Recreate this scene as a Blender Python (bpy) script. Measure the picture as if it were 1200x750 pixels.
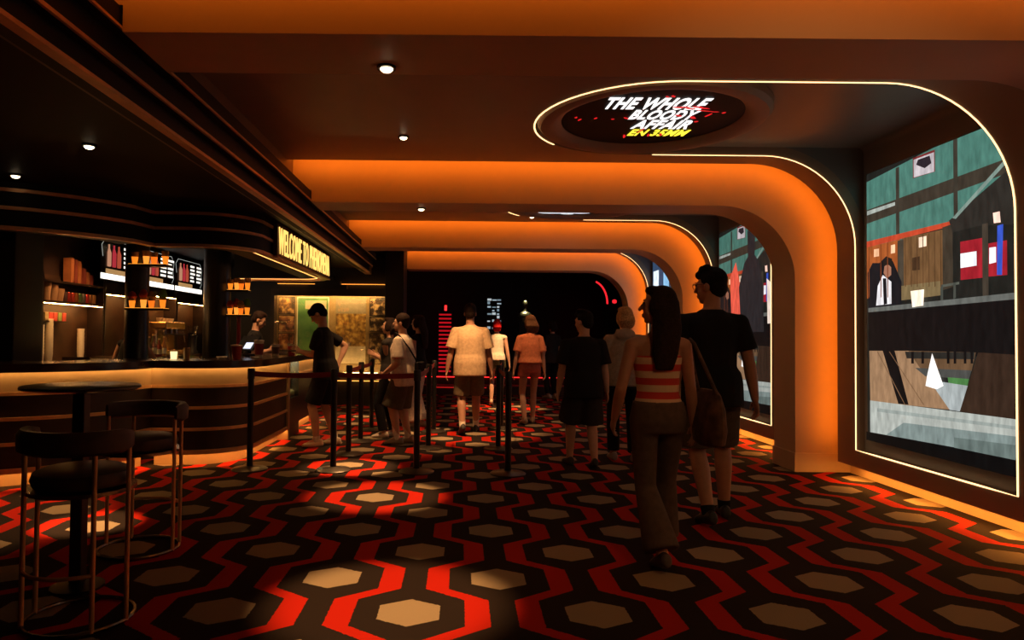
import bpy, bmesh, math, random
from mathutils import Vector, Matrix, Euler
V = Vector
PI = math.pi
random.seed(7)
SC = bpy.context.scene
for o in list(bpy.data.objects):
    bpy.data.objects.remove(o)
COL = SC.collection

# ------------------------------------------------------------------ camera, world, exposure
EYE = 1.33
cam_d = bpy.data.cameras.new('camera')
cam = bpy.data.objects.new('camera', cam_d)
COL.objects.link(cam)
cam_d.sensor_width = 36.0
cam_d.lens = 24.0
cam_d.shift_x = 0.05
cam_d.clip_start = 0.02
cam.matrix_world = Matrix.Translation((0, 0, EYE)) @ Matrix.Rotation(PI / 2 + math.radians(1.365), 4, 'X') @ Matrix.Rotation(math.radians(0.555), 4, 'Z')
SC.camera = cam
world = bpy.data.worlds.new('world')
SC.world = world
world.use_nodes = True
world.node_tree.nodes['Background'].inputs[0].default_value = (0.05, 0.02, 0.01, 1)
world.node_tree.nodes['Background'].inputs[1].default_value = 0.02
SC.view_settings.view_transform = 'Standard'
SC.view_settings.look = 'None'
SC.view_settings.gamma = 1.0
SC.view_settings.use_curve_mapping = False
SC.view_settings.exposure = 0.12

# light levels
COVE_E = 10.5      # orange cove ribbons behind the bays
LED_E = 2.6       # slim warm white lines framing the bays
TOE_E = 34.0       # plinth glow along the right wall
BAR_E = 24.0       # strip under the worktop
SPOT_E = 300.0     # ceiling downlights
C_COVE = (1.0, 0.215, 0.014)
C_LED = (1.0, 0.58, 0.25)
C_WARM = (1.0, 0.50, 0.14)

# ------------------------------------------------------------------ materials
MATS = {}
def mat(name, col=(.5, .5, .5), rough=.6, metal=0.0, emit=None, strength=0.0, noise=.12, nscale=14.0, spec=.5, trans=0.0, bump=0.0):
    if name in MATS:
        return MATS[name]
    m = bpy.data.materials.new(name)
    m.use_nodes = True
    nt = m.node_tree
    b = nt.nodes['Principled BSDF']
    b.inputs['Roughness'].default_value = rough
    b.inputs['Metallic'].default_value = metal
    b.inputs['Specular IOR Level'].default_value = spec
    b.inputs['Transmission Weight'].default_value = trans
    b.inputs['Base Color'].default_value = (*col, 1)
    if noise > 0 and not emit:
        tc = nt.nodes.new('ShaderNodeTexCoord')
        nz = nt.nodes.new('ShaderNodeTexNoise')
        nz.inputs['Scale'].default_value = nscale
        nz.inputs['Detail'].default_value = 3
        nt.links.new(tc.outputs['Object'], nz.inputs['Vector'])
        r = nt.nodes.new('ShaderNodeValToRGB')
        r.color_ramp.elements[0].position = .3
        r.color_ramp.elements[1].position = .7
        r.color_ramp.elements[0].color = (*[max(0, c * (1 - noise)) for c in col], 1)
        r.color_ramp.elements[1].color = (*[min(1, c * (1 + noise)) for c in col], 1)
        nt.links.new(nz.outputs['Fac'], r.inputs['Fac'])
        nt.links.new(r.outputs['Color'], b.inputs['Base Color'])
        if bump > 0:
            bp = nt.nodes.new('ShaderNodeBump')
            bp.inputs['Strength'].default_value = bump
            bp.inputs['Distance'].default_value = .01
            nt.links.new(nz.outputs['Fac'], bp.inputs['Height'])
            nt.links.new(bp.outputs['Normal'], b.inputs['Normal'])
    if emit:
        b.inputs['Emission Color'].default_value = (*emit, 1)
        b.inputs['Emission Strength'].default_value = strength
    MATS[name] = m
    return m

def glow(name, col, strength):
    return mat(name, tuple(c * .3 for c in col), .5, emit=col, strength=strength)

M_PLASTER = mat('arch_plaster', (.62, .45, .26), .55, noise=.03, nscale=3)
M_BAY = mat('bay_lacquer', (.34, .25, .19), .45, noise=.04, nscale=3)
M_RECESS = mat('recess_grey', (.22, .20, .20), .4, noise=.05, nscale=3)
M_BLACK = mat('black_paint', (.008, .007, .007), .5, noise=.1)
M_SOFFIT = mat('soffit_black', (.005, .004, .004), .6, noise=.1, spec=.25)
M_BRONZE = mat('bronze_trim', (.70, .40, .19), .42, metal=.35, noise=.1)
M_DARKWOOD = mat('dark_wood', (.022, .010, .006), .4, noise=.3, nscale=8)
M_CHROME = mat('dark_metal', (.30, .24, .20), .25, metal=1, noise=.05)
M_BLKMETAL = mat('black_metal', (.02, .018, .018), .35, metal=.6, noise=.05)
M_LED = glow('led_line', C_LED, LED_E)
M_COVE = glow('cove_orange', C_COVE, COVE_E)
M_TOE = glow('toe_glow', (1.0, .36, .06), TOE_E)
M_BARLED = glow('bar_led', C_WARM, BAR_E)
M_WHITE = mat('white_plastic', (.75, .70, .62), .4, noise=.03)
M_RED = mat('red_plastic', (.35, .02, .015), .4)
M_GLASS = mat('clear_glass', (.9, .95, .92), .05, trans=1.0, noise=0)

# ------------------------------------------------------------------ helpers
def empty(name, loc=(0, 0, 0), rz=0.0):
    o = bpy.data.objects.new(name, None)
    COL.objects.link(o)
    o.location = loc
    o.rotation_euler = (0, 0, rz)
    o.empty_display_size = .1
    return o

def tag(o, label=None, cat=None, group=None, kind=None):
    if label: o['label'] = label
    if cat: o['category'] = cat
    if group: o['group'] = group
    if kind: o['kind'] = kind
    return o

def thing(name, label, cat, loc=(0, 0, 0), rz=0.0, group=None):
    return tag(empty(name, loc, rz), label, cat, group)

class MB:
    def __init__(s):
        s.v = []; s.f = []; s.mi = []; s.cur = 0
    def add(s, vs, fs):
        n = len(s.v)
        s.v += [tuple(v) for v in vs]
        s.f += [tuple(i + n for i in f) for f in fs]
        s.mi += [s.cur] * len(fs)
        return s
    def box(s, c, d, rz=0.0):
        x, y, z = (k / 2 for k in d)
        R = Matrix.Rotation(rz, 3, 'Z')
        vs = [V(c) + R @ V((a * x, b * y, e * z)) for a in (-1, 1) for b in (-1, 1) for e in (-1, 1)]
        return s.add(vs, [(0, 1, 3, 2), (4, 6, 7, 5), (0, 4, 5, 1), (2, 3, 7, 6), (0, 2, 6, 4), (1, 5, 7, 3)])
    def bx(s, x0, x1, y0, y1, z0, z1):
        return s.box(((x0 + x1) / 2, (y0 + y1) / 2, (z0 + z1) / 2), (abs(x1 - x0), abs(y1 - y0), abs(z1 - z0)))
    def rings(s, rings, closed=True, caps=True, loop=False):
        n = len(rings[0]); vs = [p for r in rings for p in r]; fs = []
        m = len(rings)
        for i in range(m if loop else m - 1):
            a, b = i * n, ((i + 1) % m) * n
            for j in range(n if closed else n - 1):
                k = (j + 1) % n
                fs.append((a + j, a + k, b + k, b + j))
        if caps and not loop:
            fs.append(tuple(range(n - 1, -1, -1)))
            fs.append(tuple((m - 1) * n + j for j in range(n)))
        return s.add(vs, fs)
    def cyl(s, p0, p1, r0, r1=None, n=16):
        r1 = r0 if r1 is None else r1
        p0, p1 = V(p0), V(p1)
        a = (p1 - p0).normalized()
        u = a.orthogonal().normalized(); w = a.cross(u)
        rs = [[p + (u * math.cos(t * 2 * PI / n) + w * math.sin(t * 2 * PI / n)) * r for t in range(n)] for p, r in ((p0, r0), (p1, r1))]
        return s.rings(rs)
    def lathe(s, prof, c=(0, 0, 0), n=24):
        c = V(c)
        rs = [[c + V((r * math.cos(t * 2 * PI / n), r * math.sin(t * 2 * PI / n), z)) for t in range(n)] for r, z in prof]
        return s.rings(rs)
    def tube(s, path, r, n=8, loop=False):
        P = [V(p) for p in path]; rs = []; m = len(P)
        up = None
        for i, p in enumerate(P):
            if loop: t = P[(i + 1) % m] - P[i - 1]
            else: t = P[min(i + 1, m - 1)] - P[max(i - 1, 0)]
            t.normalize()
            if up is None: up = t.orthogonal().normalized()
            u = (up - t * up.dot(t))
            u = u.normalized() if u.length > 1e-6 else t.orthogonal().normalized()
            up = u
            w = t.cross(u)
            rr = r[i] if isinstance(r, (list, tuple)) else r
            rs.append([p + (u * math.cos(k * 2 * PI / n) + w * math.sin(k * 2 * PI / n)) * rr for k in range(n)])
        return s.rings(rs, loop=loop)
    def prism(s, poly, z0, z1):
        n = len(poly)
        vs = [(x, y, z0) for x, y in poly] + [(x, y, z1) for x, y in poly]
        fs = [tuple(range(n - 1, -1, -1)), tuple(range(n, 2 * n))] + [(i, (i + 1) % n, n + (i + 1) % n, n + i) for i in range(n)]
        return s.add(vs, fs)
    def build(s, name, m, parent=None, smooth=False, loc=None, bevel=0.0):
        me = bpy.data.meshes.new(name)
        me.from_pydata([tuple(v) for v in s.v], [], s.f)
        ms = m if isinstance(m, (list, tuple)) else [m]
        for x in ms: me.materials.append(x)
        for p, k in zip(me.polygons, s.mi): p.material_index = k
        bm = bmesh.new(); bm.from_mesh(me)
        bmesh.ops.recalc_face_normals(bm, faces=bm.faces)
        bm.to_mesh(me); bm.free()
        if smooth:
            me.polygons.foreach_set('use_smooth', [True] * len(me.polygons))
            try: me.set_sharp_from_angle(angle=math.radians(40))
            except Exception: pass
        me.update()
        o = bpy.data.objects.new(name, me)
        COL.objects.link(o)
        if parent: o.parent = parent
        if loc: o.location = loc
        if bevel:
            md = o.modifiers.new('bevel', 'BEVEL'); md.width = bevel; md.segments = 2; md.limit_method = 'ANGLE'
        return o

def struct(o, label=None):
    o['kind'] = 'structure'
    if label: o['label'] = label
    return o

def copy_tree(o, parent=None):
    c = o.copy(); COL.objects.link(c)
    if parent: c.parent = parent
    for ch in list(o.children):
        copy_tree(ch, c)
    return c

def text_mesh(name, body, m, parent, size=1.0, fit=None, loc=(0, 0, 0), rot=(0, 0, 0), shear=0.0, bold=0.0, ext=.002, spacing=1.0):
    cu = bpy.data.curves.new(name, 'FONT')
    cu.body = body; cu.size = size; cu.shear = shear; cu.offset = bold; cu.extrude = ext
    cu.space_character = spacing
    cu.resolution_u = 3
    t = bpy.data.objects.new(name + '_tmp', cu)
    COL.objects.link(t)
    dg = bpy.context.evaluated_depsgraph_get(); dg.update()
    me = bpy.data.meshes.new_from_object(t.evaluated_get(dg))
    bpy.data.objects.remove(t); bpy.data.curves.remove(cu)
    xs = [v.co.x for v in me.vertices]; ys = [v.co.y for v in me.vertices]
    x0, x1, y0, y1 = min(xs), max(xs), min(ys), max(ys)
    sx = sy = 1
    if fit: sx, sy = fit[0] / (x1 - x0), fit[1] / (y1 - y0)
    for v in me.vertices:
        v.co.x = (v.co.x - x0) * sx; v.co.y = (v.co.y - y0) * sy
    me.materials.clear(); me.materials.append(m)
    o = bpy.data.objects.new(name, me); COL.objects.link(o)
    o.location = loc; o.rotation_euler = rot
    if parent: o.parent = parent
    return o

# ------------------------------------------------------------------ carpet
def carpet_material():
    m = bpy.data.materials.new('hexagon_carpet'); m.use_nodes = True
    nt = m.node_tree; L = nt.links
    b = nt.nodes['Principled BSDF']; b.inputs['Roughness'].default_value = .95; b.inputs['Specular IOR Level'].default_value = .1
    def math_(op, a, c=None, d=None, clamp=False):
        n = nt.nodes.new('ShaderNodeMath'); n.operation = op; n.use_clamp = clamp
        for i, q in enumerate((a, c, d)):
            if q is None: continue
            if isinstance(q, (int, float)): n.inputs[i].default_value = q
            else: L.new(q, n.inputs[i])
        return n.outputs[0]
    tc = nt.nodes.new('ShaderNodeTexCoord'); sp = nt.nodes.new('ShaderNodeSeparateXYZ')
    nz = nt.nodes.new('ShaderNodeTexNoise'); nz.inputs['Scale'].default_value = 60; nz.inputs['Detail'].default_value = 4
    L.new(tc.outputs['Object'], nz.inputs['Vector'])
    L.new(tc.outputs['Object'], sp.inputs[0])
    wob = math_('MULTIPLY', math_('SUBTRACT', nz.outputs['Fac'], .5), .035)
    u = math_('ADD', math_('MULTIPLY', math_('ADD', sp.outputs['X'], .2354), 1 / .4542), wob)   # half columns
    r = math_('ADD', math_('MULTIPLY', math_('SUBTRACT', sp.outputs['Y'], 3.318), 1 / .4654), wob)   # rows
    # even sub-lattice coordinates, |u| to nearest even column, |r| to nearest even row
    def near2(x, off):
        y = math_('ADD', x, 1.0 - off)
        y = math_('FLOORED_MODULO', y, 2.0)
        return math_('ABSOLUTE', math_('SUBTRACT', y, 1.0))
    ue, re_ = near2(u, 0), near2(r, 0)      # distance to an even-even hexagon
    # boundary offset: 0 at re_<.34 ; -.445 at re_>.66
    sh = math_('MULTIPLY', math_('MULTIPLY', math_('SUBTRACT', re_, .34), 1 / .32, clamp=True), .445)
    ui = math_('ADD', ue, sh)
    red = math_('MULTIPLY', math_('GREATER_THAN', ui, .59), math_('LESS_THAN', ui, .855))
    def hexm(a, q):
        side = math_('LESS_THAN', a, .325)
        tip = math_('LESS_THAN', math_('ADD', math_('MULTIPLY', a, .17 / .325), q), .35)
        return math_('MULTIPLY', side, tip)
    h1 = hexm(ue, re_)
    h2 = hexm(near2(u, 1), near2(r, 1))
    hx = math_('MAXIMUM', h1, h2)
    mx = nt.nodes.new('ShaderNodeMixRGB'); mx.inputs[1].default_value = (.020, .013, .010, 1); mx.inputs[2].default_value = (.43, .014, .004, 1)
    L.new(red, mx.inputs[0])
    m2 = nt.nodes.new('ShaderNodeMixRGB'); m2.inputs[2].default_value = (.30, .23, .14, 1)
    L.new(hx, m2.inputs[0]); L.new(mx.outputs[0], m2.inputs[1])
    n2 = nt.nodes.new('ShaderNodeTexNoise'); n2.inputs['Scale'].default_value = 240; n2.inputs['Detail'].default_value = 2
    L.new(tc.outputs['Object'], n2.inputs['Vector'])
    m3 = nt.nodes.new('ShaderNodeMixRGB'); m3.blend_type = 'MULTIPLY'; m3.inputs[0].default_value = .5
    L.new(m2.outputs[0], m3.inputs[1]); L.new(n2.outputs['Fac'], m3.inputs[2])
    m4 = nt.nodes.new('ShaderNodeMixRGB'); m4.blend_type = 'MULTIPLY'; m4.inputs[0].default_value = 1; m4.inputs[2].default_value = (1.33, 1.33, 1.33, 1)
    L.new(m3.outputs[0], m4.inputs[1])
    L.new(m4.outputs[0], b.inputs['Base Color'])
    bp = nt.nodes.new('ShaderNodeBump'); bp.inputs['Strength'].default_value = .4; bp.inputs['Distance'].default_value = .004
    L.new(n2.outputs['Fac'], bp.inputs['Height']); L.new(bp.outputs['Normal'], b.inputs['Normal'])
    return m

fl = MB().bx(-8.5, 5, -2.2, 20, -.1, 0).build('floor', carpet_material())
struct(fl, 'hexagon patterned carpet in red, black and tan')

# ------------------------------------------------------------------ tunnel of bays and arches
XW, ZC, RB = 3.68, 3.05, .85       # bay lining
XA, ZA, RA = 3.38, 2.68, .75       # arch inner edge
XL = -1.72                         # left end at the fascia
def prof(x0, xw, zc, r, zb, o=0.0, n=18):
    xw += o; zc += o; r += o
    p = [(x0, zc)]
    for i in range(n + 1):
        a = PI / 2 * (1 - i / n)
        p.append((xw - r + r * math.cos(a), zc - r + r * math.sin(a)))
    p.append((xw, zb))
    return p
def shell(mb, pin, pout, y0, y1):
    rs = []
    for (a, b), (c, d) in zip(pin, pout):
        rs.append([V((a, y0, b)), V((a, y1, b)), V((c, y1, d)), V((c, y0, d))])
    return mb.rings(rs)
ARCH = [(3.03, 3.50), (6.90, 7.37), (10.40, 10.87), (13.80, 14.27)]
BAY = [(-2.0, 2.80, .62, 2.48), (3.50, 6.67, 4.52, 6.36), (7.37, 10.17, 8.09, 9.95), (10.87, 13.57, 11.55, 13.38)]  # first bay's LED frame is out of view, added for extra light
DX = 1.5                            # discs sit at this distance from the axis
for k, (y0, y1) in enumerate(ARCH):
    mb = MB()
    xl = -1.10 if k == 3 else -1.53
    shell(mb, prof(xl, XA, ZA, RA, 0), prof(xl, 4.02, 3.42, RA + .6, 0), y0, y1)
    if k < 3: mb.bx(XL, -1.5295, y0, y1, 2.803, 3.42)
    a = mb.build('trim_%d' % (k + 1), M_PLASTER, smooth=True)
    struct(a, 'cream plaster portal arch washed in orange light')
    pl = MB().bx(XA - .012, 4.02, y0 - .012, y1 + .012, 0, .19).build('plinth', M_PLASTER, a, bevel=.004)

def led_path(yl1, yl2):
    """closed-in-three-sides line round the bay: half disc, near edge, wall foot, far edge"""
    o = -.004
    yc, r = (yl1 + yl2) / 2, (yl2 - yl1) / 2
    P = []
    for i in range(21):
        a = math.radians(222 - i * (222 - 90) / 20)   # measured from +x, near side is 90
        P.append((V((DX + r * math.cos(a), yc - r * math.sin(a), ZC + o)), V((0, 0, 1))))
    pr = prof(DX, XW, ZC, RB, .31, o)
    def nrm(x, z):
        if z >= ZC + o - 1e-6: return V((0, 0, 1))
        if z < ZC - RB: return V((1, 0, 0))
        return V((x - (XW - RB), 0, z - (ZC - RB))).normalized()
    for x, z in pr[1:]: P.append((V((x, yl1, z)), nrm(x, z)))
    n = 6
    for i in range(1, n): P.append((V((XW + o, yl1 + (yl2 - yl1) * i / n, .31)), V((1, 0, 0))))
    for x, z in reversed(pr[1:]): P.append((V((x, yl2, z)), nrm(x, z)))
    P.append((V((1.78, yl2, ZC + o)), V((0, 0, 1))))
    return P
def ribbon(P, w, th):
    mb = MB(); rs = []
    for i, (p, n) in enumerate(P):
        t = P[min(i + 1, len(P) - 1)][0] - P[max(i - 1, 0)][0]
        t.normalize(); s = t.cross(n).normalized()
        rs.append([p - s * w / 2, p + s * w / 2, p + s * w / 2 + n * th, p - s * w / 2 + n * th])
    return mb.rings(rs)

for k, (y0, y1, l1, l2) in enumerate(BAY):
    mb = MB()
    RD = .08
    if l1 is None:
        shell(mb, prof(XL, XW, ZC, RB, .15), prof(XL, XW, ZC, RB, .15, .1), y0, y1)
    else:
        shell(mb, prof(DX, XW, ZC, RB, .15), prof(DX, XW, ZC, RB, .15, .1), y0, l1)
        shell(mb, prof(DX, XW, ZC, RB, .15), prof(DX, XW, ZC, RB, .15, .1), l2, y1)
        mb.bx(XW, XW + .1, l1, l2, .15, .31)
        yc, r = (l1 + l2) / 2, (l2 - l1) / 2
        poly = [(DX, y0), (XL, y0), (XL, y1), (DX, y1), (DX, l2)]
        poly += [(DX + r * math.cos(a), yc + r * math.sin(a)) for a in [PI / 2 + PI * i / 24 for i in range(1, 24)]] + [(DX, l1)]
        mb.prism(poly, ZC, ZC + .1)
    b = mb.build('ceiling_bay_%d' % k, M_BAY, smooth=True)
    struct(b, 'curved brown lacquered ceiling and wall lining between two arches')
    if l1 is not None:
        rin, rou = prof(DX - 1.1, XW + RD, ZC + RD, .06, .31), prof(DX - 1.1, XW + RD, ZC + RD, .06, .31, .05)
        mb = MB(); shell(mb, rin, rou, l1, l2)
        edge = prof(DX, XW, ZC, RB, .31, .002); edge2 = prof(DX, XW + RD, ZC + RD, .06, .31, .02)
        shell(mb, edge, edge2, l1 - .012, l1 - .001); shell(mb, edge, edge2, l2 + .001, l2 + .012)
        mb.build('recess_panel', M_RECESS, b, smooth=True)
        ribbon(led_path(l1, l2), .012, .004).build('led_strip', M_LED, b)
    # hidden cove ribbon on the rear edge, shining at the next arch
    mb = MB(); a, c = prof(XL, XW, ZC, RB, .3, .025), prof(XL, XW, ZC, RB, .3, .085)
    shell(mb, a, c, y1, y1 + .004)
    mb.build('cove_light', M_COVE, b)
    # plinth behind the overhanging wall and its strip
    MB().bx(XW + .24, XW + .3, y0, y1 + .2, 0, .16).build('plinth_board', M_PLASTER, b)
    MB().bx(XW + .03, XW + .07, y0 + .05, y1 - .02, .143, .149).build('plinth_light', M_TOE, b)

struct(MB().bx(-8.5, 5, -2.2, 20, 3.45, 3.55).build('ceiling', M_BLACK), 'black structural ceiling above the coves')
struct(MB().bx(4.05, 4.2, -2.2, 20, 0, 3.45).build('wall_right', M_BLACK), 'black outer wall behind the bays')
struct(MB().bx(-8.5, 4.1, -2.2, -2.1, 0, 3.45).build('wall_front', M_BLACK), 'dark wall behind the viewer')
struct(MB().bx(-8.5, -8.4, -2.1, 20, 0, 3.45).build('wall_left', M_BLACK), 'dark wall at the far side of the bar')
struct(MB().bx(-8.5, 4.1, 18.6, 18.7, 0, 3.45).build('wall_back', M_BLACK), 'black wall at the end of the hall')

# fascia and cornice over the bar
f = MB().bx(-1.84, XL, -2.1, 13.2, 2.5, 3.42).build('wall_fascia', mat('fascia_brown', (.20, .13, .09), .5, noise=.05))
struct(f, 'brown fascia between hall ceiling and bar soffit')
c = MB().bx(-1.72, -1.54, -2.1, 12.3, 2.70, 2.80).bx(-1.72, -1.60, -2.1, 12.3, 2.58, 2.70).bx(-1.80, -1.66, -2.1, 12.3, 2.48, 2.58).build('trim_5', M_SOFFIT, bevel=.008)
struct(c, 'stepped black cornice along the bar soffit')
MB().bx(-1.545, -1.532, -2.1, 12.3, 2.695, 2.708).build('bronze_bead', M_BRONZE, c)
MB().bx(-1.612, -1.596, -2.1, 12.3, 2.572, 2.590).build('bronze_bead', M_BRONZE, c)
MB().bx(-1.70, -1.645, -2.1, 12.3, 2.462, 2.482).build('bronze_bead', M_BRONZE, c)
struct(MB().bx(-8.4, -1.78, -2.1, 18.6, 2.62, 2.68).build('ceiling_bar', M_SOFFIT), 'low black ceiling over the bar')
struct(MB().bx(-1.38, -1.04, 12.35, 13.1, 0, 3.42).build('wall_pillar', M_BLACK, bevel=.01), 'black pillar at the end of the bar soffit')

# ------------------------------------------------------------------ downlights
def downlight(loc, target, label, energy=1.0, size=46, blend=.6, col=(1, .52, .21), disc=6.0):
    t = thing('downlight', label, 'ceiling light', loc, group='recessed ceiling downlights')
    MB().lathe([(.048, 0), (.048, -.012), (.034, -.012), (.034, 0)], n=20).build('trim_ring', M_BLKMETAL, t)
    MB().lathe([(.033, -.006), (.031, -.016), (.022, -.024), (.010, -.028), (.001, -.029)], n=16).build('lens', glow('downlight_lens', (1, .75, .45), disc), t)
    ld = bpy.data.lights.new('downlight_beam', 'SPOT')
    ld.energy = SPOT_E * energy; ld.color = col; ld.spot_size = math.radians(size); ld.spot_blend = blend; ld.shadow_soft_size = .03
    lo = bpy.data.objects.new('downlight_beam', ld); COL.objects.link(lo)
    lo.location = (0, 0, -.04); lo.parent = t
    d = V(target) - V(loc)
    lo.rotation_euler = d.to_track_quat('-Z', 'Y').to_euler()
    return t
downlight((-.385, 3.40, ZA), (-.35, 3.44, 0), 'nearest round downlight under the first arch', 1.5, 30)
downlight((-.51, 5.86, ZC), (-.68, 5.70, 0), 'second round downlight in the brown hall ceiling', 2.2, 24)
downlight((.02, 8.25, ZC), (.12, 9.25, .25), 'downlight in the brown ceiling behind the man in a cream shirt', 1.5, 38)
downlight((-.43, 7.2, ZA), (-1.10, 6.93, 0), 'downlight under the second arch above the belt barrier', 2.8, 22)
downlight((.9, 12.4, ZC), (.75, 12.9, 0), 'farthest downlight in the brown hall ceiling', 2.4, 36)
downlight((-2.57, 4.67, 2.62), (-2.58, 4.80, 0), 'bright downlight in the black bar ceiling near the cornice', 2.2, 17)
downlight((-3.67, 5.58, 2.62), (-3.4, 4.9, 0), 'leftmost bright downlight in the black bar ceiling', .8, 40)
downlight((-2.3, 11.6, 2.62), (-1.75, 10.9, 0), 'downlight in the black bar ceiling before the poster case', 1.2, 34)
downlight((1.75, .35, ZC), (1.45, 4.2, .9), 'unseen fill lamp added in the brown ceiling above and behind the viewer', .22, 60, disc=3)  # added out of view to light the couple from behind
downlight((-2.80, 9.35, 2.62), (-2.92, 9.80, 1.4), 'fill lamp added in the black bar ceiling above the cashier', .30, 40)  # added fill, brightens the cashier's face
downlight((-1.0, 8.2, ZC), (-.95, 8.5, .6), 'hidden fill lamp added in the second bay above the queue', .75, 48)  # added out of sight to brighten the people in the queue
downlight((1.0, 9.7, ZC), (1.05, 10.3, .8), 'hidden fill lamp added in the second bay above the woman in the orange top', .40, 48)  # added out of sight to lift the orange top
downlight((-3.95, 7.75, 2.62), (-4.70, 8.10, 1.5), 'hidden fill lamp added in the black bar ceiling above the cup stacks', .16, 70)  # added behind the canopy to front-light cups and shelf stock
downlight((-3.85, 10.3, 2.62), (-4.60, 10.4, 1.3), 'hidden fill lamp added in the black bar ceiling above the coffee machine', .14, 70)  # added behind the canopy, fill for the coffee machine unit
downlight((-2.75, 7.95, 2.62), (-2.50, 7.9, 1.06), 'downlight in the black bar ceiling above the corner of the worktop', .10, 60)

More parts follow.
